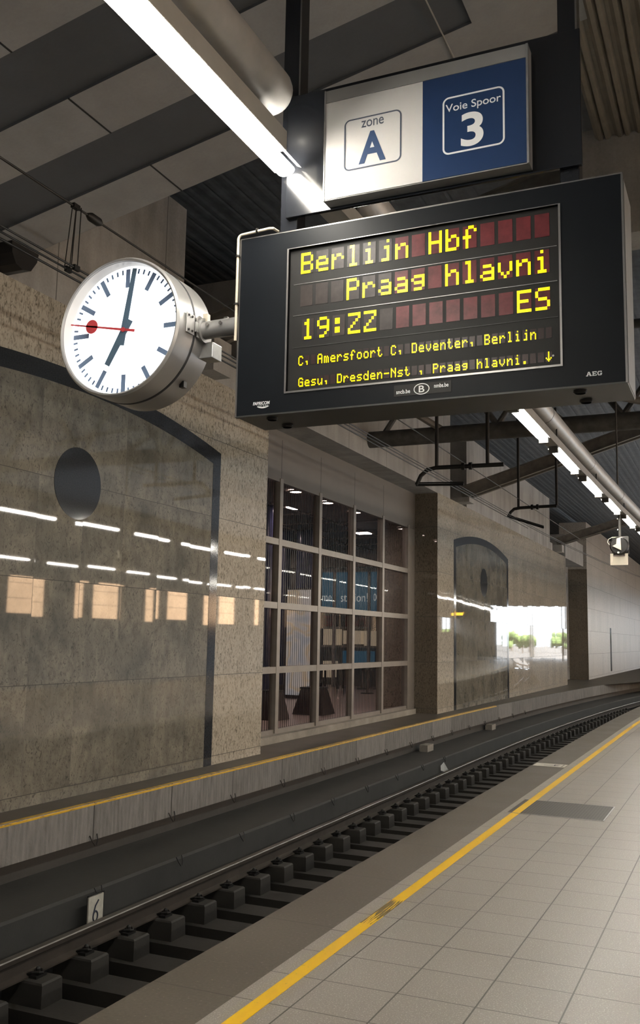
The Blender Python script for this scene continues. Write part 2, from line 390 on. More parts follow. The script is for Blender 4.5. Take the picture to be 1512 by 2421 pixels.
# ------------------------------------------------------------------ floor and platform
fl = MB().sweep([(-2.3443,0),(7.0,0)], YSF, trk, uvs=True).build('floor', 'tile'); struct(fl)
o = MB().sweep([(-2.8279,-.22),(-2.8279,-.012),(-2.816,0),(-2.3443,0)], YSF, trk, uvs=True).build('floor_edge', 'edge'); struct(o)
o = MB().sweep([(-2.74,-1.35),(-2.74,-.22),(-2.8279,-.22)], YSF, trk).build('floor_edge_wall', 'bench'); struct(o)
o = MB().sweep([(-2.2365,.0008),(-2.2365,.0018),(-2.1530,.0018),(-2.1530,.0008)], YSF, trk).build('floor_line', 'yellow'); struct(o, 'yellow safety line painted on the platform tiles', 'line')
# far side ledge under the wall
o = MB().sweep([(-7.7,0),(-6.8,0),(-6.335,0)], YSF, trk).build('ledge', 'ledge'); MB().add([(-8,39,-.004),(-6,39,-.004),(9,106,-.004),(-8,106,-.004)],[(0,1,2,3)]).build('ledge_paving','ledge',o); struct(o, 'narrow brown ledge along the foot of the granite wall', 'ledge')
o = MB().sweep([(-6.335,.001),(-6.284,.001),(-6.278,-.012),(-6.278,-.03)], [y for y in YSF if y <= 26], trk).build('ledge_line', 'yellow_old'); struct(o, 'chipped yellow paint line on the ledge edge', 'line')
o = MB().sweep([(-6.335,0),(-6.335,0),(-6.28,0),(-6.28,-.385),(-6.41,-.385)], YSF, trk).build('ledge_face', 'panels'); struct(o)
o = MB().sweep([(-6.41,-.385),(-6.41,-.62)], YSF, trk).build('ledge_base', 'bench'); struct(o)
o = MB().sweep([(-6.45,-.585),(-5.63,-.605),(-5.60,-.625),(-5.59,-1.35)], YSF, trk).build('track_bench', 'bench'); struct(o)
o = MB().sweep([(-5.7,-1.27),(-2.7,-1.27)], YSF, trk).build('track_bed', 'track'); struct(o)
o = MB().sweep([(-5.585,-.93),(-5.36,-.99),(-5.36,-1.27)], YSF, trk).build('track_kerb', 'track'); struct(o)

# ------------------------------------------------------------------ granite wall
def wall(name, y0, y1, top=5.37, back=-8.2, mt='stone_light'):
    o = box(back, XW, y0, y1, 0, top).build(name, mt); struct(o); return o
def arch_pts(hw, zs, sag, cy, n=28):
    R = (hw*hw+sag*sag)/(2*sag); zc = zs+sag-R; a0 = math.asin(hw/R)
    return [(cy+R*math.sin(a), zc+R*math.cos(a)) for a in [a0-2*a0*i/n for i in range(n+1)]]
def arch(wl, cy):
    outer = [(cy-3.125, 0), (cy+3.125, 0)] + arch_pts(3.125, 4.345, .325, cy)
    inner = [(cy-2.92, 0), (cy+2.92, 0)] + arch_pts(2.92, 4.17, .30, cy)
    m = MB(); n = len(outer)
    for X, t in ((XW+.006, 0),):
        vs = [(X, *p) for p in outer] + [(X, *p) for p in inner] + [(XW-.01, *p) for p in outer] + [(XW-.01, *p) for p in inner]
        fs = []
        for i in range(1, n):
            j = (i+1) % n
            fs += [(i, j, n+j, n+i), (i, 2*n+i, 2*n+j, j), (n+i, n+j, 3*n+j, 3*n+i)]
        m.add(vs, fs)
    m.build('arch_band', 'band', wl)
    MB().prism(inner, XW-.01, XW+.003, 0).build('arch_panel', 'stone_dark', wl)
    MB().lathe([(.405, XW), (.405, XW+.007)], (0, cy, 3.42), axis=0).build('wall_disc', 'band', wl)
wA = wall('wall_left', -8, 12.945); arch(wA, 8.35)
wA['label'] = 'polished granite wall with blind arch behind the clock'
wB = wall('wall_left.001', 22.08, 40.7); arch(wB, 26.63)
wB['label'] = 'polished granite wall block with blind arch beyond the tall window'
wC = wall('wall_left.002', 46.8, 106, 7.6, -8.0, 'stone_far'); wC['label'] = 'far pale granite wall with a dark slot'
box(XW-.05, XW+.004, 55.1, 55.75, .2, 2.6).build('wall_slot', 'band', wC)
box(-7.3, XW-.004, 22.074, 22.082, 0, 5.355).build('pier_side', 'stone_shaded', wB); box(-7.6, XW-.004, 46.794, 46.8, 0, 5.3).build('pier_side', 'stone_shaded', wC)  # thin slabs carry the returns' shade as darker stone
# raw concrete upstands above the cladding
def up(name, x0, x1, y0, y1, z0, z1): return struct(box(x0, x1, y0, y1, z0, z1).build(name, 'concrete'))
up('wall_upper', -8.2, -6.78, -8, 10.46, 5.37, 7.6)
up('wall_upper.001', -8.2, -6.76, 10.46, 11.95, 5.37, 5.86)
up('wall_upper.002', -8.2, XW-.004, 12.945, 23.2, 5.37, 7.6)
up('wall_upper.003', -8.2, XW-.03, 24.9, 37.3, 5.372, 7.4)
up('wall_upper.004', -8.2, XW-.002, 40.7, 45.7, 5.33, 6.35)
up('wall_upper.005', -8.2, XW-.08, 37.3, 38.1, 5.372, 5.7)
struct(box(-12.2, -12, -8, 106, 5.37, 9).build('wall_back', 'dark_wall'))
struct(box(-18, -8.2, -8, 106, 5.2, 5.37).build('ceiling_hall', 'dark_wall'))
struct(box(-8.2, -7.6, 40.7, 46.8, 0, 5.4).build('wall_recess', 'concrete'))
for k in range(7):
    box(-7.6, -7.58, 40.9, 46.6, .6+.75*k, .66+.75*k).build('recess_bar', 'frame', bpy.data.objects['wall_recess'])

# ------------------------------------------------------------------ window bay
WX = -7.3
win = box(-7.42, -7.30, 12.945, 22.08, .12, .2).build('window_1', 'frame'); struct(win, 'tall gridded window wall between the two granite blocks', 'window')
ycol = [12.99, 14.60, 16.30, 18.05, 19.80, 21.55, 22.05]
for y in (13.0, 14.60, 16.30, 18.05, 19.80, 21.57): box(-7.40, -7.27, y-.06, y+.06, .14, 4.52).build('mullion', 'frame', win)
for z in (1.2, 2.3, 3.4): box(-7.40, -7.275, 12.95, 21.6, z-.055, z+.055).build('transom', 'frame', win)
gl = MB(); gl.add([(-7.345,12.95,.15),(-7.345,21.6,.15),(-7.345,21.6,4.5),(-7.345,12.95,4.5)], [(0,1,2,3)]); gl.build('glass', 'glass', win)
hp = box(-7.42, -7.285, 12.95, 22.07, 4.46, 5.37).build('head_panel', 'head', win)
for y in (14.60, 16.30, 18.05, 19.80): box(-7.29, -7.2835, y-.006, y+.006, 4.52, 5.22).build('head_joint', 'seam', win)
box(-7.45, -7.29, 21.6, 22.075, 0, 4.5).build('end_stile', 'frame', win)
box(-7.45, -7.17, 12.95, 21.85, 0, .12).build('window_sill', 'sill', win)
struct(box(-8.2, XW, 12.945, 22.08, 5.36, 5.374).build('ceiling_bay', 'concrete'))
# hall behind the glass
struct(box(-18, -7.45, 9, 40, -.1, 0).build('floor_hall', 'hall_floor'))
struct(box(-18.2, -18, 9, 40, 0, 5.3).build('wall_hall', 'hall_wall'))
struct(box(-18, -8.2, 34, 34.2, 0, 5.3).build('wall_hall.001', 'hall_wall'))
struct(box(-18, -8.2, 8.9, 9, 0, 5.3).build('wall_hall.002', 'hall_wall'))
struct(box(-9.4, -7.45, 12.95, 22.06, 4.74, 4.95).build('ceiling_soffit', 'hall_wall'))
for k, (y, lb) in enumerate(((17.1, 'first'), (18.75, 'second'), (20.4, 'third'))):
    t = thing('downlight', f'round warm downlight at the top of the tall window, {lb} from the left', 'light', (-8.2, y, 4.70), 'downlights behind the window')
    MB().lathe([(.16, 4.73), (.16, 4.70), (.12, 4.70)], (-8.2, y, 4.7), axis=2, n=20, caps=False).build('trim_ring', 'frame', t)
    MB().lathe([(.12, 4.725), (.12, 4.712)], (-8.2, y, 4.7), axis=2, n=20).build('lamp_lens', 'downlight', t)
for k, (x, y) in enumerate(((-10, 16), (-10.5, 22), (-11, 28), (-14, 20), (-14.5, 26), (-16.5, 31))):  # extra fittings added to brighten the hall interior
    t = thing('added_hall_light', f'square light added to brighten the dim hall behind the glass, {ORD[k]} from the window', 'light', (x, y, 5.12), 'added hall lights')
    box(x-.3, x+.3, y-.3, y+.3, 5.13, 5.2).build('housing', 'frame', t); box(x-.22, x+.22, y-.22, y+.22, 5.115, 5.13).build('diffuser', 'downlight', t)
for i, (x, y, r, lb) in enumerate(((-12.75, 27.5, .32, 'blue enamel round column behind the second window bay'), (-13.55, 27.5, .22, 'blue round column further left behind the glass'), (-11.3, 22.0, .2, 'blue round column half hidden by the granite pilaster'), (-13.4, 29.5, .3, 'slim dark round column left of the shopfront'))):
    t = thing('column', lb, 'column', (x, y, 0), 'round hall columns')
    MB().lathe([(r, .25), (r, 5.2)], (x, y, 0), axis=2, n=32).build('shaft', 'col_blue' if i < 3 else 'dark_cabinet', t, True)
    MB().lathe([(r+.06, 0), (r+.06, .25)], (x, y, 0), axis=2, n=32).build('column_base', 'dark_cabinet', t, True)
hc = bpy.data.objects['ceiling_hall']
for i in range(10): box(-18, -8.2, 13+2.1*i, 13.05+2.1*i, 5.17, 5.2).build('ceiling_grid', 'shelf', hc)
for i in range(5): box(-17+2.0*i, -16.95+2.0*i, 12, 34, 5.17, 5.2).build('ceiling_grid', 'shelf', hc)
struct(box(-18, -8.2, 31.2, 31.6, 4.3, 4.75).build('ceiling_bulkhead', 'hall_wall'))
# shop at the end of the hall
t = thing('shopfront', 'closed shopfront with blue banner seen through the window', 'shop', (-12.6, 32.2, 0))
box(-14.6, -10.9, 32.2, 32.3, 2.75, 4.2).build('banner', 'shop_blue', t)
bn = [o for o in bpy.data.objects if o.name == 'banner'][0]
for b, x0, x1, z0, z1 in (('me', -14.25, -13.86, 3.13, 3.33), ('station!', -13.5, -12.42, 3.1, 3.42), ('00:01:58', -12.2, -11.36, 3.13, 3.4)):
    text(b, x0, x1, z0, z1, 32.19, 'shop_text', 'lettering', bn)
for x in (-13.72, -12.35): box(x-.05, x+.05, 32.1, 32.2, 0, 4.2).build('shop_post', 'shelf', t)
box(-14.6, -10.9, 32.08, 32.2, 2.62, 2.75).build('banner_rail', 'shelf', t)
box(-14.6, -10.9, 33.3, 33.4, 0, 2.75).build('shop_back', 'hall_wall', t)
for x0, x1, z0, z1, mm in ((-14.4,-13.85,1.5,2.1,'shop_box'),(-13.6,-12.9,1.55,2.05,'shop_box'),(-12.75,-12.3,1.5,2.05,'shop_box'),(-13.6,-12.5,.75,1.3,'shop_blue'),(-14.4,-13.9,2.2,2.6,'maroon'),(-13.5,-12.5,2.2,2.6,'maroon'),(-14.4,-14.0,.3,.9,'shop_box')):
    box(x0, x1, 32.7, 33.2, z0, z1).build('goods', mm, t)
for z in (2.13, 1.42): box(-14.6, -11.6, 32.6, 33.3, z, z+.06).build('shelf', 'shelf', t)
t = thing('vending_machine', 'red machine beside the dark cabinet in the hall', 'machine', (-10.45, 30.2, 0))
box(-10.62, -10.3, 30, 30.5, 0, 2.0).build('machine_body', 'red', t); box(-10.45, -10.4, 29.97, 30, 1.1, 1.4).build('machine_panel', 'shop_box', t)
t = thing('cabinet', 'tall dark double cabinet left of the red machine', 'cabinet', (-11, 30.5, 0))
box(-11.35, -10.7, 30.3, 30.9, 0, 2.2).build('cabinet_body', 'dark_cabinet', t); box(-11.04, -11.02, 30.28, 30.3, .1, 2.15).build('door_gap', 'shelf', t)
t = thing('advert_screen', 'large pale advertising panel with blue and yellow shapes behind the glass', 'panel', (-11.8, 25, 0))
yy = 25
box(-12.2, -11.42, yy, yy+.12, .1, 3.15).build('panel_face', 'poster', t); box(-12.25, -11.37, yy+.02, yy+.16, 0, 3.2).build('panel_frame', 'dark_cabinet', t)
for i, (x, y, w_, lb) in enumerate(((-9.15, 20.3, .38, 'dark tapered planter box at the foot of the second window bay'), (-9.3, 18.4, .3, 'dark planter box at the left end of the window'))):
    t = thing('planter', lb, 'planter', (x, y, 0), 'planters behind the window')
    MB().add([(x-w_,y-w_,0),(x+w_,y-w_,0),(x+w_,y+w_,0),(x-w_,y+w_,0),(x-w_*.62,y-w_*.62,.58),(x+w_*.62,y-w_*.62,.58),(x+w_*.62,y+w_*.62,.58),(x-w_*.62,y+w_*.62,.58)],
             [(0,3,2,1),(4,5,6,7),(0,1,5,4),(1,2,6,5),(2,3,7,6),(3,0,4,7)]).build('planter_body', 'dark_cabinet', t)
    box(x-w_*.66, x+w_*.66, y-w_*.66, y+w_*.66, .58, .62).build('planter_rim', 'stool', t)
for i, (x, y) in enumerate(((-12.2, 31.2), (-11.1, 28.8), (-11.75, 31.6))):
    t = thing('bar_stool', f'black bar stool with round foot in front of the shop, {ORD[i]} from the left', 'stool', (x, y, 0), 'bar stools in the hall')
    MB().lathe([(.22, 0), (.2, .03)], (x, y, 0), axis=2, n=20).build('foot', 'stool', t)
    MB().lathe([(.03, .03), (.03, .74)], (x, y, 0), axis=2, n=12).build('stem', 'shelf', t)
    MB().lathe([(.19, .74), (.21, .8), (.17, .84)], (x, y, 0), axis=2, n=20).build('seat', 'stool', t)
t = thing('shop_table', 'low dark display table in front of the shop shelves', 'table', (-13.3, 31, 0))
box(-13.75, -12.95, 30.8, 31.4, .74, .8).build('tabletop', 'stool', t)
for x in (-13.7, -13.0):
    for y in (30.85, 31.35): box(x-.03, x+.03, y-.03, y+.03, 0, .74).build('leg', 'dark_cabinet', t)

# ------------------------------------------------------------------ ceilings
def slz(x): return 5.631 + .2*(x+6.75)
x0, x1 = -6.9, -.95
troughs = [(-1.0,-.4),(.15,.78),(1.35,1.97),(2.55,3.17),(3.74,4.36),(4.93,5.58),(6.14,6.74)]
ys = [-8]
for a, b in troughs: ys += [a, b]
ys += [7.27]
sl = MB(); XT = -1.77
def quad(m, xa, xb, ya, yb, up=0.0): m.add([(xa,ya,slz(xa)+up),(xb,ya,slz(xb)+up),(xb,yb,slz(xb)+up),(xa,yb,slz(xa)+up)], [(0,1,2,3)])
tr = MB()
for i in range(0, len(ys)-1, 2):
    quad(sl, x0, XT, ys[i], ys[i+1])
quad(sl, XT, x1, -8, 7.27)
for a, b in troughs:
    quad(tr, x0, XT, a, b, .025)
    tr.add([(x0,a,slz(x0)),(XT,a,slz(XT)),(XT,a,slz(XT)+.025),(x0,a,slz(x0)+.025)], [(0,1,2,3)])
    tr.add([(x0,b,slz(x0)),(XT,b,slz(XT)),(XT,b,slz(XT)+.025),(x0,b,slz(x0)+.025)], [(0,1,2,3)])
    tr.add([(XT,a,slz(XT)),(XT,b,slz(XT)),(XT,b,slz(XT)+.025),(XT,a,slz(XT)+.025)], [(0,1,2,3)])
sl.add([(x0,7.27,slz(x0)),(x1,7.27,slz(x1)),(x1,7.27,slz(x1)+1.2),(x0,7.27,slz(x0)+1.2)], [(0,1,2,3)])
sl.add([(x1,-8,slz(x1)),(x1,7.27,slz(x1)),(x1,7.27,slz(x1)+.25),(x1,-8,slz(x1)+.25)], [(0,1,2,3)])
cs = sl.build('ceiling', 'ceiling_warm'); struct(cs, 'sloping concrete ceiling with dark recessed bands')
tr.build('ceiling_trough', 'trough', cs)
for i in range(2, len(ys)-1, 2):
    a, b = ys[i], ys[i+1]
    box(-4.785, -4.77, a, b, slz(-4.78)-.004, slz(-4.78)+.004).build('ceiling_joint', 'seam', cs)
ca = MB().tube([(-2.0, -2, slz(-2.0)-.012), (-2.0, 7.25, slz(-2.0)-.012)], .007, 8).build('soffit_cable', 'duct')
tag(ca, 'thin pale cable run along the concrete soffit above the zone sign', 'cable')
struct(box(-12, 14, -8, 7.3, 8.6, 8.8).build('ceiling_upper', 'dark_wall'))
# corrugated sheet deck over the platform
def corr(xa, xb, z, per, dep):
    pts = []; x = xa
    while x < xb:
        for u, d in ((0,0),(.18,-dep),(.36,-dep),(.46,0),(.54,-dep),(.7,-dep),(.84,0)): pts.append((x+u*per, z+d))
        x += per
    return pts
dk = MB().sweep(corr(-1.15, 7.6, 6.80, .19, .035), [-6, 9.2], lambda y: 0).build('ceiling_deck', 'deck'); struct(dk)
struct(box(-1.3, 7.6, 9.2, 9.65, 5.75, 6.9).build('ceiling_beam', 'concrete'))
struct(MB().sweep(corr(-.72, 7.6, 6.80, .5, .03), [9.66, 17], lambda y: 0).build('ceiling_deck.001', 'deck'))
struct(MB().sweep(corr(-12.3, 16.2, 8.3, .4, .008), [7.3, 106], lambda y: 0).build('ceiling_roof', 'roof'))
# rounded bearing under the end of the last ceiling band
t = MB().prism([(6.83,5.615),(7.22,5.615),(7.2,5.52),(7.12,5.40),(7.0,5.37),(6.9,5.40),(6.84,5.5)], -6.78, -6.45, 0).build('bearing_bracket', 'iron')
tag(t, 'dark rounded bearing under the ceiling beam end above the granite', 'bracket')
# channel beams springing from the gaps in the upstand
def channel(y, xa, za, xb, zb, label):
    t = thing('channel_beam', label, 'beam', (xa, y, za), 'sloping steel channel beams')
    for dy, nm in ((-.16, 'channel'), (.16, 'channel')):
        m = MB(); d = Vector((xb-xa, 0, zb-za)).normalized(); n = Vector((-d.z, 0, d.x))
        A = Vector((xa, y+dy, za)); B = Vector((xb, y+dy, zb)); prof = [(-.05,-.16),(.05,-.16),(.05,-.135),(-.02,-.135),(-.02,.135),(.05,.135),(.05,.16),(-.05,.16)]
        vs = [P + Vector((0, a, 0))*(1 if dy > 0 else -1) + n*b for P in (A, B) for a, b in prof]
        k = len(prof); m.add(vs, [tuple(range(k)), tuple(range(2*k-1, k-1, -1))]+[(i, i+k, (i+1) % k+k, (i+1) % k) for i in range(k)])
        m.build(nm, 'steel_pale', t)
    box(xa-.3, xa+.25, y-.24, y+.24, 5.372, za-.12).build('bearing_block', 'concrete', t)
channel(11.0, -6.7, 5.98, 1.5, 8.2, 'sloping twin channel beam rising beside the clock bracket')
channel(24.05, -6.62, 5.62, -1.0, 7.35, 'long sloping twin channel beam above the second blind arch')
channel(38.6, -6.7, 5.78, 0.0, 7.75, 'far sloping twin channel beam over the end of the granite block')
# tubular roof truss
t = thing('roof_truss', 'dark tubular roof truss crossing the hall above the window', 'truss', (-6.7, 17.4, 5.74))
MB().tube([(-6.9,17.4,5.745),(9,17.4,5.745)], .165, 20).build('bottom_chord', 'steel', t, True)
MB().tube([(-6.9,17.4,7.55),(9,17.4,7.55)], .09, 12).build('top_chord', 'steel', t, True)
x = -6.4; k = 0
while x < 7:
    a, b = (5.85, 7.5) if k % 2 == 0 else (7.5, 5.85)
    MB().tube([(x,17.4,a),(x+1.15,17.4,b)], .06, 8).build('diagonal', 'steel', t, True); x += 1.15; k += 1
for k, (xa, xb) in enumerate(((-6.0, -5.2), (-3.6, -2.9))):
    MB().tube([(xa,16.4,6.35),(xb,17.4,5.85)], .07, 8).build('knee_brace', 'steel_pale', t, True)
MB().tube([(-2.1,16.6,6.1),(-.9,17.3,5.9)], .07, 8).build('knee_brace', 'steel_pale', t, True)
MB().tube([(-1.2,17.3,6.4),(.8,16.9,6.1)], .05, 8).build('knee_brace', 'steel_pale', t, True)

# ------------------------------------------------------------------ overhead line
TX = -4.48
for nm, x, lb in (('contact_wire', TX-.035, 'left overhead contact wire running above the track'), ('contact_wire', TX+.035, 'right overhead contact wire running above the track')):
    o = MB().tube([(x+trk(y), y, 4.47) for y in [-6]+[4*i for i in range(20)]], .008, 8).build(nm, 'iron'); tag(o, lb, 'wire', 'contact wires')
o = MB().tube([(TX, y, 4.40+0.0) for y in (-6, 22)], .009, 8).build('feeder_wire', 'iron'); tag(o, 'thin feeder wire just below the twin contact wires', 'wire')
o = MB().tube([(TX, y, 4.96-.0*y) for y in (-6, 4, 12, 21, 30)], .009, 8).build('messenger_wire', 'iron'); tag(o, 'upper messenger wire passing behind the clock top', 'wire')
tag(MB().tube([(TX, 5.52, 4.96), (TX, 5.56, 4.96), (TX, 5.66, 4.96), (TX, 5.7, 4.96)], [.015, .035, .035, .015], 12).build('insulator', 'iron', None, True), 'small dark insulator on the messenger wire above left of the clock', 'insulator')
for i, (y, lb) in enumerate(((4.5, 'droppers hanging between the overhead wires at the left edge'), (5.38, 'droppers hanging between the overhead wires left of the clock top'))):
    t = thing('dropper_set', lb, 'dropper', (TX, y, 4.40), 'overhead line droppers')
    for dx, dy in ((-.03,0),(-.01,.02),(.01,.0),(.03,.03)): MB().tube([(TX+dx, y+dy, 4.96),(TX+dx*1.6, y+dy-.03, 4.47)], .004, 6).build('dropper_rod', 'iron', t)
    box(TX-.05, TX-.025, y-.03, y+.03, 4.45, 4.49).build('clamp', 'iron', t); box(TX+.025, TX+.05, y-.03, y+.03, 4.45, 4.49).build('clamp', 'iron', t)
    box(TX-.018, TX+.018, y-.035, y+.035, 4.945, 4.98).build('clamp', 'iron', t)
def cantilever(y, pts, arm, posts, label):
    t = thing('catenary_cantilever', label, 'cantilever', (TX, y, pts[0][1]), 'catenary cantilevers')
    MB().tube([(a, y, b) for a, b in pts], .035, 12).build('bent_pipe', 'iron', t, True)
    MB().tube([(a, y, b) for a, b in arm], .02, 8).build('steady_arm', 'iron', t, True)
    MB().tube([(arm[0][0], y, arm[0][1]+.035), (arm[1][0], y, arm[1][1]+.035)], .012, 8).build('steady_arm', 'iron', t, True)
    for x, za, zb in posts: MB().tube([(x, y, za), (x, y, zb)], .03, 10).build('hanger', 'iron', t, True)
    for x in (pts[-2][0], pts[-2][0]+.12): MB().lathe([(.06, x), (.06, x+.05)], (0, y, pts[-2][1]), axis=0, n=14).build('insulator', 'iron', t)
cantilever(14.5, [(-4.76,4.27),(-4.69,4.42),(-4.58,4.51),(-4.43,4.54),(-4.0,4.535),(-3.32,4.53)], [(-4.77,4.27),(-3.97,4.24)], [(-4.42,4.54,7.2),(-3.58,4.54,7.2)], 'bent pipe catenary arm hanging over the track near the window')
cantilever(21, [(-4.72,4.55),(-4.66,4.66),(-4.58,4.73),(-4.45,4.75),(-4.2,4.757),(-3.63,4.765)], [(-4.72,4.56),(-3.92,4.28)], [(-4.48,4.75,7.0),(-3.63,4.77,7.0)], 'further catenary arm hanging in front of the second blind arch')

# ------------------------------------------------------------------ lamp run
def lamp_at(k, y0, ln, label, group, xb=-1.82, off=lof):
    o_ = off(y0+ln/2); x = xb+o_
    t = thing('fluorescent_lamp', label, 'lamp', (x, y0+ln/2, 3.82), group)
    prof = [(.043*math.cos(a), 3.872-.026*math.sin(a)) for a in [2*math.pi*i/16 for i in range(16)]]
    MB().sweep([(x+p, z) for p, z in prof], [y0, y0+ln], lambda y: 0, True).build('diffuser', 'lamp', t)
    m = MB(); m.add([(x+.045,y0-.02,3.897),(x+.045,y0+ln+.02,3.897),(x+.068,y0+ln+.02,3.885),(x+.068,y0-.02,3.885)], [(0,1,2,3)])
    m.add([(x-.045,y0-.02,3.897),(x-.045,y0+ln+.02,3.897),(x-.068,y0+ln+.02,3.885),(x-.068,y0-.02,3.885)], [(0,1,2,3)]); m.build('reflector', 'trunk', t)
    for ya, yb in ((y0-.075, y0-.002), (y0+ln+.002, y0+ln+.075)):
        if yb > 3.64 and ya < 3.66: continue
        if yb > ya: box(x-.048, x+.048, ya, yb, 3.835, 3.9).build('end_bracket', 'trunk_dark', t)
    return t
n = 0
for k in range(-2, 40):
    y0 = 2.27+2.0*k + (.12 if k > 0 else 0)
    ln = 1.35 if k == 0 else 1.40
    if k == 0: lb = 'nearest glowing batten lamp at the top left of the picture'
    elif k >= 3: n += 1; lb = f'glowing batten lamp, {ordinal(n)} below the departure board along the pipe'
    else: lb = f'batten lamp out of sight {"behind the board" if k > 0 else "behind the viewer"}, {ordinal(k+3)} of the run'
    lamp_at(k, y0, ln, lb, 'batten lamps of the platform run')
for k in range(-3, 24):
    lamp_at(k, 2.3+2.0*k, 1.4, f'batten lamp of the run along the other platform edge, {ordinal(k+4)} from behind', 'batten lamps of the far run', 5.6, lambda y: trk(y)*.6)
def run(ys_, label, cap0, cap1, lb2):
    o = MB().sweep([(-1.88,3.9),(-1.76,3.9),(-1.76,3.99),(-1.88,3.99)], ys_, lof, True).build('lamp_trunking', 'trunk'); tag(o, label, 'trunking', 'lamp trunking')
    p = [(-1.85+lof(y), y, 4.2) for y in ys_]; r = [.108]*len(p)
    if cap1:
        e = p[-1]; q = [(e[0], e[1]+d, e[2]) for d in (.03,.055,.075,.085)]; p += q; r += [.1,.082,.05,.012]
    if cap0:
        e = p[0]; q = [(e[0], e[1]-d, e[2]) for d in (.085,.075,.055,.03)]; p = q+p; r = [.012,.05,.082,.1]+r
    t = thing('ceiling_pipe', lb2, 'pipe', (p[0][0], (p[0][1]+p[-1][1])/2, 4.09), 'grey pipes above the lamps')
    MB().tube(p, r, 28).build('pipe_body', 'duct', t, True)
    if ys_[-1] > 20: MB().tube([(-1.78, 16.1, 4.29), (-1.78, 16.1, 8.25)], .014, 8).build('hanger_rod', 'steel', t)
    for y in [yy for yy in range(int(ys_[0])+1, int(ys_[-1]), 3)]:
        MB().tube([(-1.85+lof(y), y-.01, 4.2), (-1.85+lof(y), y+.01, 4.2)], .111, 28).build('pipe_joint', 'bezel', t, True)
        for s_ in (-.06, .06): box(-1.85+lof(y)+s_-.008, -1.85+lof(y)+s_+.008, y+.4, y+.43, 3.9905, 4.14).build('pipe_bracket', 'trunk_dark', t)
run([-6, 0, 3.5], 'white lamp trunking at the top left ending at the sign', False, True, 'thick grey pipe with rounded end above the nearest lamp')
run([3.95, 6, 8, 10, 12, 14, 16, 18, 20, 24, 28, 34, 40, 48, 56, 64, 72], 'white lamp trunking receding below the departure board', True, False, 'long grey pipe receding above the row of lamps')
MB_ = MB().sweep([(5.525,3.9),(5.675,3.9),(5.675,3.99),(5.525,3.99)], [y for y in YSF if y < 60], lambda y: trk(y)*.6, True).build('lamp_trunking', 'trunk'); tag(MB_, 'white lamp trunking over the other platform edge, outside the picture', 'trunking', 'lamp trunking')

# ------------------------------------------------------------------ zone and track sign with its posts
for i, (xa, xb, lb) in enumerate(((-1.877, -1.79, 'black square hanger post at the left of the zone sign'), (-.604, -.526, 'black square hanger post at the right of the zone sign'))):
    t = thing('hanger_post', lb, 'post', ((xa+xb)/2, 3.73, 3.545), 'black hanger posts')
    box(xa, xb, 3.685, 3.775, 3.545, 6.9).build('post_body', 'black', t, bevel=.004)
    box(xa-.02, xb+.02, 3.66+.005, 3.795, 3.545, 3.56).build('post_foot', 'board', t)
    box(xb-.006, xb+.001, 3.683, 3.686, 4.26, 6.5).build('edge_bead', 'bezel', t)
o = box(-1.84, -.511, 3.663, 3.684, 3.667, 4.262).build('backing_panel', 'black', bevel=.003); tag(o, 'glossy black backing panel behind the zone and track sign', 'panel')
t = thing('platform_sign', 'white and blue zone A and track 3 sign box above the board', 'sign', (-1.16, 3.63, 3.677))
YF = 3.594
box(-1.6205, -.7085, YF+.002, 3.662, 3.677, 4.2).build('sign_box', 'strip', t, bevel=.002)
box(-1.6145, -1.16, YF-.001, YF+.002, 3.682, 4.139).build('white_face', 'white_sign', t)
box(-1.16, -.7175, YF-.001, YF+.002, 3.682, 4.139).build('blue_face', 'blue_sign', t)
box(-1.6145, -.7175, YF-.0015, YF+.002, 4.141, 4.199).build('header_strip', 'strip', t)
box(-1.6205, -1.6145, YF-.004, YF+.01, 3.677, 4.2).build('side_trim', 'alu', t); box(-.7175, -.7085, YF-.004, YF+.01, 3.677, 4.2).build('side_trim', 'alu', t)
def ring(x0, x1, z0, z1, r, w_, y, mat, name, parent):
    def rr(o_):
        pts = []
        for cx, cz, a0 in ((x1-r, z1-r, 0), (x0+r, z1-r, 90), (x0+r, z0+r, 180), (x1-r, z0+r, 270)):
            for i in range(9):
                a = math.radians(a0+i*90/8); pts.append((cx+(r-o_)*math.cos(a), cz+(r-o_)*math.sin(a)))
        return pts
    A, B = rr(0), rr(w_); n = len(A); m = MB()
    m.add([(p[0], y, p[1]) for p in A+B] + [(p[0], y+.001, p[1]) for p in A+B],
          [(i, (i+1) % n, n+(i+1) % n, n+i) for i in range(n)] + [(2*n+i, i, (i+1) % n, 2*n+(i+1) % n) for i in range(n)])
    return m.build(name, mat, parent)
wf = [c for c in t.children if c.name.startswith('white_face')][0]; bf = [c for c in t.children if c.name.startswith('blue_face')][0]
ring(-1.522, -1.255, 3.796, 4.036, .028, .0065, YF-.0022, 'grey_ink', 'outline', wf)
text('zone', -1.441, -1.337, 3.986, 4.018, YF-.001, 'grey_ink', 'lettering', wf, .002)
text('A', -1.452, -1.326, 3.817, 3.963, YF-.001, 'navy', 'lettering', wf, .028)
ring(-1.071, -.807, 3.780, 4.038, .028, .0075, YF-.0022, 'white_ink', 'outline', bf)
text('Voie Spoor', -1.058, -.822, 3.961, 4.006, YF-.001, 'white_ink', 'lettering', bf, .004)
text('3', -.992, -.896, 3.80, 3.951, YF-.001, 'white_ink', 'lettering', bf, .02)

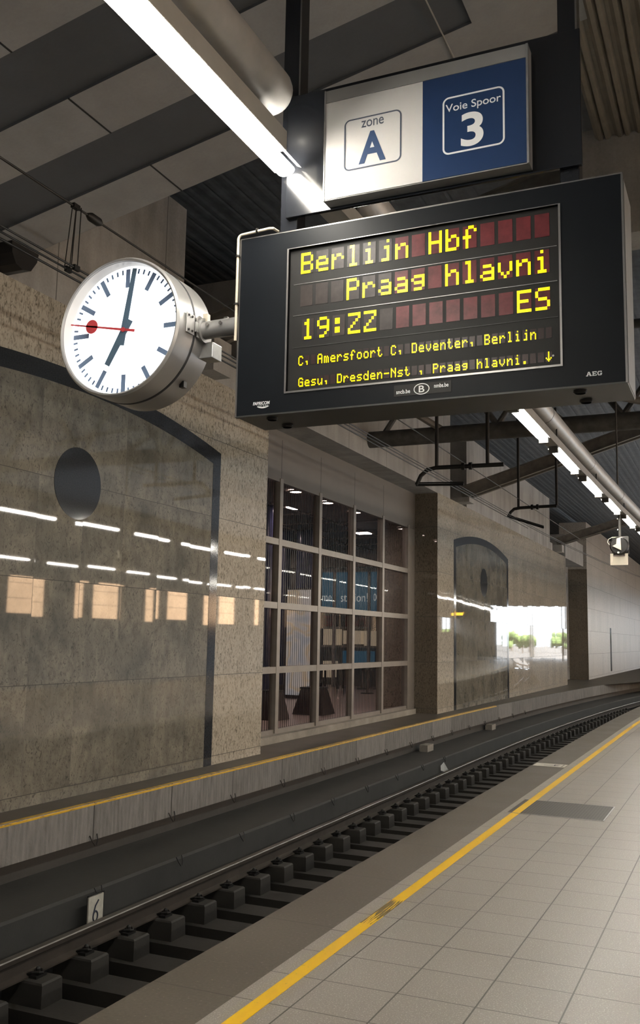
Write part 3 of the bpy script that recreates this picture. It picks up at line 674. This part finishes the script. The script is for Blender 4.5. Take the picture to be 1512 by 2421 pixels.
# ------------------------------------------------------------------ departure board
t = board = thing('departure_board', 'black train departure board with yellow dot lettering', 'departure board', (-1.181, 3.70, 2.721))
YB = 3.56; bx0, bx1, bz0, bz1 = -2.013, -.349, 2.721, 3.545
m = MB()
ix0, ix1, iz0, iz1 = -1.765, -.592, 2.815, 3.463
hz0 = bz0+.004
m.box(bx0, ix0, YB, YB+.022, hz0, bz1); m.box(ix1, bx1, YB, YB+.022, hz0, bz1); m.box(ix0, ix1, YB, YB+.022, hz0, iz0); m.box(ix0, ix1, YB, YB+.022, iz1, bz1)
m.build('front_frame', 'board', t)
box(bx0, bx1, YB+.024, YB+.285, bz0, bz1-.003).build('housing', 'board_lip', t, bevel=.004)
for xa in (bx0-.002, bx1-.006): box(xa, xa+.008, YB-.001, YB+.004, bz0, bz1).build('edge_strip', 'bezel', t)
box(bx1, bx1+.002, YB+.03, YB+.28, bz0+.005, bz1-.01).build('side_plate', 'alu', t)
box(bx0, bx1, YB-.001, YB+.01, bz1, bz1+.005).build('top_rim', 'bezel', t)
box(-1.3, -.85, YB+.01, YB+.03, bz1, bz1+.012).build('top_rim', 'bezel', t)
hs = [c for c in t.children if c.name.startswith('housing')][0]
for x in (-1.86, -.53):
    for y in (YB+.06, YB+.215): MB().lathe([(.027, bz0-.006), (.02, bz0-.012), (.027, bz0+.002)], (x, y, bz0), axis=2, n=18).build('vent_plug', 'iron', hs, True)
box(bx0, bx1, YB+.0, YB+.02, bz0-.003, bz0+.004).build('bottom_lip', 'board_lip', t)
bz = MB(); e = .008
bz.box(ix0-e, ix1+e, YB-.004, YB+.004, iz0-e, iz0); bz.box(ix0-e, ix1+e, YB-.003, YB+.004, iz1, iz1+.003); bz.box(ix0-e, ix0, YB-.004, YB+.004, iz0, iz1); bz.box(ix1, ix1+e, YB-.004, YB+.004, iz0, iz1)
bz.build('bezel', 'bezel', t)
YS_ = YB+.014
scr = box(ix0, ix1, YS_, YS_+.008, iz0, iz1).build('screen', 'glassblack', t)
FONT = {
'B':'11110 10001 10001 11110 10001 10001 11110','e':'00000 00000 01110 10001 11111 10000 01111','r':'00000 00000 10110 11001 10000 10000 10000',
'l':'01100 00100 00100 00100 00100 00100 01110','i':'00100 00000 01100 00100 00100 00100 01110','j':'00010 00000 00110 00010 00010 00010 01110',
'n':'00000 00000 10110 11001 10001 10001 10001','H':'10001 10001 10001 11111 10001 10001 10001','b':'10000 10000 10110 11001 10001 10001 11110',
'f':'00110 01001 01000 11100 01000 01000 01000','P':'11110 10001 10001 11110 10000 10000 10000','a':'00000 00000 01110 00001 01111 10001 01111',
'g':'00000 00000 01111 10001 01111 00001 01110','h':'10000 10000 10110 11001 10001 10001 10001','v':'00000 00000 10001 10001 10001 01010 00100',
'1':'00100 01100 00100 00100 00100 00100 01110','9':'01110 10001 10001 01111 00001 00010 01100',':':'00000 01100 01100 00000 01100 01100 00000',
'2':'11111 00001 00010 00100 01000 10000 11111','E':'11111 10000 10000 11110 10000 10000 11111','S':'01111 10000 10000 01110 00001 00001 11110',
'C':'01110 10001 10000 10000 10000 10001 01110',',':'00000 00000 00000 00000 01100 00100 00100','A':'01110 10001 10001 11111 10001 10001 10001',
'm':'00000 00000 11010 10101 10101 10101 10101','s':'00000 00000 01111 10000 01110 00001 11110','o':'00000 00000 01110 10001 10001 10001 01110',
't':'01000 01000 11100 01000 01000 01001 00110','D':'11110 10001 10001 10001 10001 10001 11110','G':'01110 10001 10000 10111 10001 10001 01111',
'u':'00000 00000 10001 10001 10001 10011 01101','d':'00001 00001 01101 10011 10001 10001 01111','N':'10001 11001 10101 10011 10001 10001 10001',
'-':'00000 00000 00000 11111 00000 00000 00000','.':'00000 00000 00000 00000 00000 01100 01100','_':'00100 00100 00100 00100 10101 01110 00100'}
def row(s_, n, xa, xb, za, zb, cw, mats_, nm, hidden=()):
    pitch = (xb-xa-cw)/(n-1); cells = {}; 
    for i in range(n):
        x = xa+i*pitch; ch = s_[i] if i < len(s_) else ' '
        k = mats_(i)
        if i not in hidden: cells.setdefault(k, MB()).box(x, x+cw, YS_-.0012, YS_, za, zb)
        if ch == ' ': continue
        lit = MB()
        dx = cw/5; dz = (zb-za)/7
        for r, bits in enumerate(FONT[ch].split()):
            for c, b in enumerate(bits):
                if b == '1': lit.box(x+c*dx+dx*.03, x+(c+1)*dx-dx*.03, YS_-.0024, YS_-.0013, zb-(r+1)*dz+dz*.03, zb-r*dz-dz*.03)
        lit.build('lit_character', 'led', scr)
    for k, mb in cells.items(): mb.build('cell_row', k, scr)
big = lambda i: 'cell' if i >= 6 else 'cell_grey'  # reflection gradient painted as red cells on the right, grey on the left
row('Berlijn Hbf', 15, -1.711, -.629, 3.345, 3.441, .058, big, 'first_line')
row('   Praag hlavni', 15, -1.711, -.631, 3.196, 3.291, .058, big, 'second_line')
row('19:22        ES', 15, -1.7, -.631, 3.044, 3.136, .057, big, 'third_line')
row('C, Amersfoort C, Deventer, Berlijn', 36, -1.714, -.626, 2.929, 2.972, .0225, lambda i: 'cell_small', 'fourth_line')
row('Gesu, Dresden-Nst , Praag hlavni. _'.replace('. _', '.  _'), 36, -1.712, -.628, 2.834, 2.874, .0225, lambda i: 'cell_small', 'fifth_line')
for z in (3.3, 3.157, 3.011): box(ix0+.02, ix1-.01, YS_-.002, YS_, z-.0012, z+.0012).build('row_divider', 'bezel' if z != 3.011 else 'board_lip', scr)
MB().lathe([(.004, YS_-.003), (.004, YS_)], (-.622, 0, 2.856), axis=1, n=12).build('sensor_dot', 'bezel', scr)
# makers' lettering on the frame
pl = box(-1.268, -1.025, YB-.0015, YB, 2.747, 2.794).build('name_plate', 'iron', t)
text('sncb.be', -1.258, -1.198, 2.757, 2.774, YB-.0015, 'white_ink', 'lettering', pl, .015)
text('nmbs.be', -1.096, -1.036, 2.769, 2.786, YB-.0015, 'white_ink', 'lettering', pl, .015)
def oval(cx, cz, a, b, w_, y, mat, name, par):
    n = 40; m = MB(); p = [(cx+a*math.cos(6.2832*i/n), cz+b*math.sin(6.2832*i/n)) for i in range(n)]; q = [(cx+(a-w_)*math.cos(6.2832*i/n), cz+(b-w_)*math.sin(6.2832*i/n)) for i in range(n)]
    m.add([(u, y, v) for u, v in p+q], [(i, (i+1) % n, n+(i+1) % n, n+i) for i in range(n)]); m.build(name, mat, par)
oval(-1.149, 2.7695, .0335, .0235, .0035, YB-.0025, 'white_ink', 'emblem_ring', pl)
text('B', -1.161, -1.137, 2.7555, 2.7835, YB-.0015, 'white_ink', 'emblem_letter', pl, .01)
fa = text('FABRICOM', -1.925, -1.843, 2.7665, 2.7815, YB, 'white_ink', 'maker_lettering', t, .03, shear=.15)
m = MB()
sw = [(-1.905+.06*i/16, 2.7535+.0055*(2*i/16-1)**2, .0028*(1-(2*i/16-1)**2)+.0004) for i in range(17)]
m.add([(a, YB-.001, b-c) for a, b, c in sw]+[(a, YB-.001, b+c) for a, b, c in sw], [(i, i+1, 18+i, 17+i) for i in range(16)]); m.build('maker_swoosh', 'white_ink', t)
text('GDF SUEZ', -1.903, -1.85, 2.7585, 2.7635, YB, 'white_ink', 'maker_lettering', t, .0)
# slab-serif maker letters
def slab(ch, x0_, w_, z0_, h_):
    q = lambda a, b, c, d: (x0_+a*w_, x0_+c*w_, z0_+b*h_, z0_+d*h_); m = MB()
    R = {'E': [(.08,0,.3,1),(0,0,.95,.16),(0,.84,.95,1),(.3,.42,.75,.58),(.8,0,.95,.3),(.8,.7,.95,1)],
         'G': [(.02,.2,.26,.8),(.15,0,.85,.17),(.15,.83,.9,1),(.7,.1,.93,.45),(.55,.36,1,.5),(.78,.68,.92,1)],
         'A': [(0,0,.36,.13),(.6,0,1,.13),(.25,.28,.75,.42)]}[ch]
    for r in R: a = q(*r); m.box(a[0], a[1], YB-.0012, YB, a[2], a[3])
    if ch == 'A':
        P = lambda a, b: (x0_+a*w_, z0_+b*h_)
        m.prism([P(.08,.05), P(.22,.05), P(.56,1), P(.36,1)], YB-.0012, YB, 1); m.prism([P(.66,.05), P(.94,.05), P(.62,1), P(.4,1)], YB-.0012, YB, 1)
    m.build('maker_lettering', 'white_ink', t)
slab('A', -.4985, .0215, 2.7575, .0165); slab('E', -.4755, .017, 2.7575, .0165); slab('G', -.457, .0175, 2.7575, .0165)
# conduit on the board's left edge
t = thing('conduit_pipe', 'thin cream conduit bent round the left edge of the departure board', 'conduit', (-2.02, 3.55, 3.07))
pts = [(-2.018,3.548,3.07),(-2.018,3.548,3.52)] + [(-2.018+.022*(1-math.cos(a)), 3.548, 3.545+.022*math.sin(a)-.002) for a in [math.pi/2*i/6 for i in range(1,7)]] + [(-1.86,3.548,3.572),(-1.845,3.553,3.572),(-1.838,3.59,3.572)]
MB().tube(pts, .0062, 12).build('conduit_tube', 'white_plastic', t, True)
MB().tube([(-1.838,3.62,3.575),(-1.80,3.685,3.575)], .005, 10).build('conduit_tail', 'white_plastic', t, True)
for z in (3.465, 3.24): MB().tube([(-2.018,3.548,z-.004),(-2.018,3.548,z+.004)], .0115, 12).build('clip', 'iron', t)
MB().tube([(-1.925,3.548,3.572),(-1.917,3.548,3.572)], .0115, 12).build('clip', 'iron', t)
MB().add([(-2.016,3.553,3.12),(-2.03,3.553,3.145),(-2.016,3.553,3.15),(-2.016,3.558,3.12),(-2.03,3.558,3.145),(-2.016,3.558,3.15)], [(0,1,2),(5,4,3),(0,3,4,1),(1,4,5,2),(2,5,3,0)]).build('end_bracket', 'white_plastic', t)

# ------------------------------------------------------------------ clock
CX, CZ, CY = -2.589, 3.173, 3.45
t = thing('station_clock', 'round white backlit station clock on a bracket beside the departure board', 'clock', (CX, 3.6, CZ-.335))
c = (CX, 0, CZ)
MB().lathe([(.316,CY+.012),(.318,CY-.002),(.326,CY-.006),(.335,CY+.004),(.335,CY+.125),(.316,CY+.125)], c, n=96, caps=False).build('front_ring', 'clock_metal', t, True)
MB().lathe([(.333,CY+.125),(.337,CY+.128),(.337,CY+.140),(.333,CY+.143)], c, n=96, caps=False).build('seal_ring', 'seam', t, True)
MB().lathe([(.316,CY+.143),(.335,CY+.143),(.335,CY+.285),(.328,CY+.292),(.316,CY+.28)], c, n=96, caps=False).build('rear_ring', 'clock_metal', t, True)
MB().lathe([(.3155,CY+.062),(.3155,CY+.07)], c, n=96).build('dial', 'dial', t)
MB().lathe([(.3158,CY+.004),(.3158,CY+.066)], c, n=96, caps=False).build('inner_ring', 'white_sign', t, True)
MB().lathe([(.3175,CY+.27),(.3175,CY+.28)], c, n=96).build('rear_dial', 'dial', t)
dl = [o for o in t.children if o.name.startswith('dial')][0]
def bar(ang, r0, r1, w0, w1, y, mat, name, th=.001):
    a = math.radians(ang); d = Vector((math.sin(a), 0, math.cos(a))); n = Vector((math.cos(a), 0, -math.sin(a))); O = Vector((CX, y, CZ))
    p = [O+d*r0-n*w0, O+d*r0+n*w0, O+d*r1+n*w1, O+d*r1-n*w1]; q = [v+Vector((0, -th, 0)) for v in p]
    return MB().add(p+q, [(0,1,2,3),(7,6,5,4),(0,4,5,1),(1,5,6,2),(2,6,7,3),(3,7,4,0)])
for i in range(60):
    if i % 5 == 0: bar(i*6, .212, .302, .0115, .0115, CY+.0615, '', '').build('hour_mark', 'dial_mark', dl)
    else: bar(i*6, .278, .302, .0045, .0045, CY+.0615, '', '').build('minute_mark', 'dial_mark', dl)
MINUTE, HOUR, SECOND = 9.3, 209.3, 281.0
bar(HOUR, -.055, .185, .021, .015, CY+.052, '', '', .0025).build('hour_hand', 'hand', t)
bar(MINUTE, -.075, .298, .0175, .0115, CY+.047, '', '', .0025).build('minute_hand', 'hand', t)
sh = bar(SECOND, -.066, .311, .0062, .003, CY+.042, '', '', .002)
a = math.radians(SECOND); sh.lathe([(.034, CY+.042), (.034, CY+.04)], (CX+.185*math.sin(a), 0, CZ+.185*math.cos(a)), n=32)
sh.lathe([(.011, CY+.06), (.011, CY+.039)], c, n=20); sh.build('second_hand', 'red_hand', t)
# hinge plate, bracket tube and fixings on the right flank
for dy0, dy1 in ((.055, .122), (.146, .19)): box(CX+.3352, CX+.341, CY+dy0, CY+dy1, CZ-.045, CZ+.05).build('hinge_plate', 'clock_metal', t, bevel=.002)
hp_ = [o for o in t.children if o.name.startswith('hinge_plate')][0]
for yy in (.07, .1):
    for zz in (-.03, .038): MB().lathe([(.006, CX+.341), (.004, CX+.346)], (0, CY+yy, CZ+zz), axis=0, n=10).build('screw', 'iron', hp_)
box(CX+.341, CX+.349, CY+.123, CY+.142, CZ-.025, CZ+.022).build('latch', 'alu', t)
box(CX+.225, CX+.25, CY+.19, CY+.215, CZ-.262, CZ-.232).build('drain_plug', 'iron', t)
MB().tube([(CX+.325, CY+.2, CZ+.002), (-2.014, CY+.2, CZ+.004)], .042, 28).build('bracket_tube', 'clock_metal', t, True)
bt = [o for o in t.children if o.name.startswith('bracket_tube')][0]
MB().tube([(CX+.325, CY+.2, CZ+.002), (CX+.35, CY+.2, CZ+.002)], .058, 28).build('tube_flange', 'clock_metal', bt, True)
for x in (-2.2, -2.13): MB().tube([(x, CY+.155, CZ+.012), (x, CY+.148, CZ+.012)], .009, 8).build('bolt', 'bezel', bt)
box(-2.135, -2.115, CY+.19, CY+.21, CZ+.044, CZ+.052).build('bolt', 'bezel', bt)
MB().box(CX+.31, CX+.385, CY+.215, CY+.30, CZ-.125, CZ-.05).build('rear_bracket', 'alu', t, bevel=.003)
box(CX+.335, CX+.36, CY+.2, CY+.225, CZ+.042, CZ+.085).build('cable_gland', 'white_plastic', t)

# ------------------------------------------------------------------ hanging camera mirror unit below the lamps
t = thing('camera_unit', 'cream and black hanging camera unit under the lamps at the right edge', 'camera', (-1.76, 16, 3.02))
MB().tube([(-1.755,16,3.9),(-1.755,16,3.46)], .022, 12).build('hanging_rod', 'steel', t, True)
for z in (3.78, 3.6): box(-1.79, -1.775, 15.97, 15.985, z, z+.02).build('cable_tie', 'paper', t)
box(-1.885, -1.62, 16.02, 16.05, 3.2, 3.5).build('back_plate', 'steel', t, bevel=.005)
MB().lathe([(.13, 15.9), (.15, 15.94), (.15, 16.02)], (-1.763, 0, 3.34), n=32).build('round_housing', 'iron', t, True)
MB().prism([(-1.79,3.45),(-1.73,3.47),(-1.725,3.26),(-1.86,3.33),(-1.80,3.36)], 15.86, 15.9, 1).build('white_bracket', 'white_plastic', t)
MB().lathe([(.016, 15.86), (.016, 15.9)], (-1.77, 0, 3.222), n=14).build('lens', 'paper', t)
m = MB(); m.box(-1.908, -1.632, 15.96, 15.99, 3.025, 3.06); m.box(-1.908, -1.862, 15.96, 15.99, 3.06, 3.215); m.box(-1.678, -1.632, 15.96, 15.99, 3.06, 3.215); m.box(-1.862, -1.678, 15.98, 15.99, 3.06, 3.17)
m.build('mount_plate', 'white_plastic', t)
MB().tube([(-1.78,15.95,3.48),(-1.87,15.95,3.48),(-1.93,15.95,3.45),(-1.945,15.95,3.40),(-1.92,15.95,3.36),(-1.86,15.95,3.355)], .006, 8).build('cable_loop', 'white_plastic', t, True)

# ------------------------------------------------------------------ platform fittings
t = thing('floor_grating', 'dark ribbed grating set in the platform across the yellow line', 'grating', (-1.80, 10.43, 0))
box(-2.283, -1.325, 9.99, 10.885, .0005, .0012).build('grating_mat', 'mat', t)
fr = MB(); fr.box(-2.30, -1.31, 9.975, 9.99, .0005, .003); fr.box(-1.325, -1.31, 9.99, 10.885, .0005, .003); fr.box(-2.3, -1.31, 10.885, 10.893, .0005, .002); fr.build('grating_frame', 'alu', t)
t = thing('stop_marker', 'cream stop marker plate with black symbol on the platform edge', 'marker', (-2.55, 14.03, 0))
MB().box(-2.795, -2.35, 13.86, 14.19, .0005, .003).build('marker_plate', 'plate', t)
m = MB(); m.box(-2.52, -2.505, 13.97, 14.1, .003, .0045); m.box(-2.52, -2.45, 14.085, 14.1, .003, .0045); m.box(-2.52, -2.45, 13.97, 13.985, .003, .0045); m.box(-2.66, -2.53, 14.0, 14.012, .003, .0045); m.box(-2.40, -2.392, 13.9, 14.15, .003, .0045)
m.build('marker_symbol', 'ink', t)

# ------------------------------------------------------------------ track
def rail(x, label):
    t = thing('rail', label, 'rail', (x, 4, -.905), 'track rails')
    pr = [(-.075,-.905),(.075,-.905),(.075,-.893),(.012,-.875),(.009,-.79),(.034,-.775),(.036,-.742),(-.036,-.742),(-.034,-.775),(-.009,-.79),(-.012,-.875),(-.075,-.893)]
    yy = [-6,0,4,8,12,16,20]+[21+i for i in range(110)]
    MB().sweep([(x+a, b) for a, b in pr], yy, trk, True).build('rail_body', 'rail', t)
    MB().sweep([(x+a, b) for a, b in [(-.036,-.742),(-.03,-.733),(.03,-.733),(.036,-.742)]], yy, trk).build('rail_head', 'rail_top', t)
rail(-5.235, 'left steel rail of the track with worn head'); rail(-3.73, 'right steel rail under the platform edge')
def block(x0_, x1_, y):
    m = MB(); a, b = y, y+.235; zt, zb, s_ = -.907, -1.10, .008
    m.add([(x0_-s_,a-s_,zb),(x1_+s_*.6,a-s_,zb),(x1_+s_*.6,b+s_,zb),(x0_-s_,b+s_,zb),(x0_,a,zt-.014),(x1_,a,zt-.014),(x1_,b,zt-.014),(x0_,b,zt-.014),
           (x0_+.01,a+.01,zt),(x1_-.014,a+.01,zt),(x1_-.014,b-.01,zt),(x0_+.01,b-.01,zt)],
          [(0,3,2,1),(0,1,5,4),(1,2,6,5),(2,3,7,6),(3,0,4,7),(4,5,9,8),(5,6,10,9),(6,7,11,10),(7,4,8,11),(8,9,10,11)])
    return m
y = 6.087-.6*4
root = thing('sleeper', 'x', 'sleeper', (-4.48, y+.12, -1.27), 'twin block sleepers of the track')
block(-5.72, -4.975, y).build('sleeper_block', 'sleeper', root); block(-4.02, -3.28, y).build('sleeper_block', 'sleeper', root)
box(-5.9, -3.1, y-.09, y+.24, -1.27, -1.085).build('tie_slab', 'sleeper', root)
for x in (-5.135, -3.83):
    m = MB(); yc = y+.12
    m.tube([(x-.05,yc-.045,-.885),(x+.0,yc-.05,-.865),(x+.05,yc-.03,-.862),(x+.06,yc,-.87),(x+.03,yc+.03,-.862),(x-.01,yc+.045,-.865),(x-.05,yc+.04,-.885)], .011, 8)
    m.lathe([(.02,-.91),(.02,-.845),(.01,-.83)], (x+.012, yc, 0), axis=2, n=10); m.box(x-.04, x+.05, yc-.06, yc+.06, -.907, -.885)
    m.build('rail_clip', 'iron', root)
nsl = 62
def slab_(k): return f'concrete twin block sleeper of the track, {ordinal(k)} from the bottom left corner' if k > 0 else 'concrete twin block sleeper just below the bottom left corner'
for i in range(nsl):
    yy = i*.6; lb = f'concrete twin block sleeper under the rails, {ordinal(i+1)} in line from the viewer'
    if i == 0: root['label'] = lb
    else: dup(root, (trk(y+yy), yy, 0), lb)
# wire loops at the panel joints
def hook(x, y, z, s_, label, grp):
    p = [(x,y-.06*s_,z+.055*s_),(x+.02,y-.045*s_,z+.0),(x+.035,y-.012*s_,z-.05*s_),(x+.037,y+.012*s_,z-.05*s_),(x+.025,y+.045*s_,z),(x,y+.06*s_,z+.055*s_)]
    o = MB().tube(p, .006, 7).build('wire_loop', 'iron', None, True); tag(o, label, 'wire loop', grp)
for i in range(15):
    yy = 8.365+1.489*i; hook(-6.275+trk(yy), yy, -.385, 1.0, f'rusty wire loop under the ledge panels, {ordinal(i+1)} joint from the left', 'loops under the ledge')
for i, yy in enumerate((7.55, 8.95, 10.34, 11.74, 13.12, 14.5, 15.95, 17.4, 18.85)):
    hook(-5.585, yy, -.635, .9, f'thin wire loop on the concrete bench edge above the rail, {ordinal(i+1)} from the left', 'loops on the bench edge')
# number plate
t = thing('number_plate', 'small white plate with a hand painted 6 leaning by the rail', 'plate', (-5.47, 7.4, -.96))
box(-5.492, -5.478, 7.285, 7.50, -.96, -.615).build('plate_face', 'plate', t); box(-5.505, -5.492, 7.295, 7.53, -.96, -.605).build('plate_back', 'iron', t)
xx = -5.4765; cyc, czc = 7.385, -.775
loop = [(xx, cyc+.04, czc+.115), (xx, cyc-.005, czc+.07), (xx, cyc-.03, czc+.005)] + [(xx, cyc+.033*math.cos(a), czc-.02+.045*math.sin(a)) for a in [math.pi+2*math.pi*i/14 for i in range(15)]]
MB().tube(loop, .0075, 8).build('painted_number', 'ink', t)
o = MB().add([(-5.55,18.5,-.72),(-5.52,18.62,-.66),(-5.48,18.75,-.8),(-5.47,18.95,-.9),(-5.53,18.7,-.86),(-5.56,18.55,-.82)], [(0,1,5),(1,2,4,5),(2,3,4)]).build('paper_scrap', 'paper'); tag(o, 'torn white paper scrap lying beside the rail', 'litter')
for i, (yy, lb) in enumerate(((19.45, 'small pale junction box below the ledge panels'), (25.1, 'low concrete box on the track bench further along'))):
    o = box(-6.30, -6.12, yy, yy+.42, -.59, -.45).build('junction_box', 'sill'); tag(o, lb, 'box')

# ------------------------------------------------------------------ the rest of the hall, beyond the right edge of the picture
sw_ = MB()
WXR = 16.0
ys_o = [-6+6.0*i for i in range(19)]
sw_.box(WXR, WXR+.4, -8, 106, -1.4, 2.5); sw_.box(WXR, WXR+.4, -8, 106, 4.3, 8.6)
for yy in ys_o: sw_.box(WXR, WXR+.4, yy-.9, yy+.9, 2.5, 4.3); sw_.box(WXR, WXR+.4, yy+2.2, yy+2.5, 2.5, 4.3)
struct(sw_.build('wall_right', 'dark_wall'))
struct(box(-12, WXR, -8.4, -8, -1.4, 8.8).build('wall_behind', 'dark_wall'))
struct(box(7.0, WXR, -8, 24, -1.4, -1.28).build('track_bed_right', 'track'))
pw = MB(); pw.box(12.3, WXR+.4, 106, 106.4, -1.4, 8.6); pw.box(-12, 12.3, 106, 106.4, 5.7, 8.6); pw.box(-12, 1.0, 106, 106.4, -1.4, 5.7)
struct(pw.build('wall_portal', 'concrete'))
fc = thing('facade_building', 'orange brick building outside the side openings', 'building', (25, 30, 0))
box(25, 32, -20, 90, 0, 11).build('facade', 'facade', fc)
for i in range(16): box(24.93, 25, -16+6.5*i, -14.6+6.5*i, 5.4, 7.4).build('facade_window', 'black', fc)
struct(MB().add([(-80,106.4,-1.2),(220,106.4,-1.2),(220,700,-1.2),(-80,700,-1.2)], [(0,1,2,3)]).build('ground', 'ballast'))
struct(MB().add([(16.4,-40,-.2),(60,-40,-.2),(60,106.4,-.2),(16.4,106.4,-.2)], [(0,1,2,3)]).build('ground_street', 'ballast'))
for i, (x, y_, h_, r) in enumerate(((26,270,3,2.6),(34,280,3.4,3),(42,270,2.8,2.6),(50,290,3.2,3),(60,280,3.6,3.4),(72,290,3.2,3.4))):
    t = thing('tree', f'green tree standing outside the station end, {ORD[i]} planted', 'tree', (x, y_, -1.2), 'trees beyond the station end')
    MB().tube([(x,y_,-1.2),(x+.2,y_,h_*.5)], [.35,.2], 10).build('trunk', 'bark', t)
    m = MB(); rnd = random.Random(i)
    for q in range(16):
        a, b, c_ = rnd.uniform(-1,1), rnd.uniform(-1,1), rnd.uniform(-.8,1); rr_ = r*rnd.uniform(.28,.5)
        m.lathe([(rr_*math.sin(math.pi*k/6)+.01, h_*.65+c_*r*.6-rr_*math.cos(math.pi*k/6)) for k in range(7)], (x+a*r*.7, y_+b*r*.7, 0), axis=2, n=10)
    m.build('crown', 'leaf', t)
for i, (x, y_) in enumerate(((2.5,95),(9,110),(-3,100))):
    t = thing('catenary_mast', f'grey catenary mast outside the station end, {ORD[i]} along', 'mast', (x, y_, -1.2), 'masts beyond the station end')
    box(x-.12, x+.12, y_-.12, y_+.12, -1.2, 7.5).build('mast_post', 'steel', t); MB().tube([(x,y_,6.3),(x+2.6,y_,6.0)], .05, 8).build('mast_arm', 'steel', t)
t = thing('far_building', 'warm coloured building block beyond the station end', 'building', (40, 125, -1.2))
box(30, 60, 118, 140, -1.2, 9).build('facade', 'facade', t)

t = thing('departure_display', 'small orange platform display far along the platform, outside the picture', 'display', (1.5, 53, 3.1))
box(.9, 2.1, 53, 53.2, 3.1, 3.5).build('display_case', 'board', t); box(1.0, 2.0, 52.99, 53, 3.2, 3.36).build('display_line', 'orange_led', t)
for x in (1.0, 2.0): box(x-.03, x+.03, 53.07, 53.13, 3.5, 8.2).build('hanger', 'black', t)
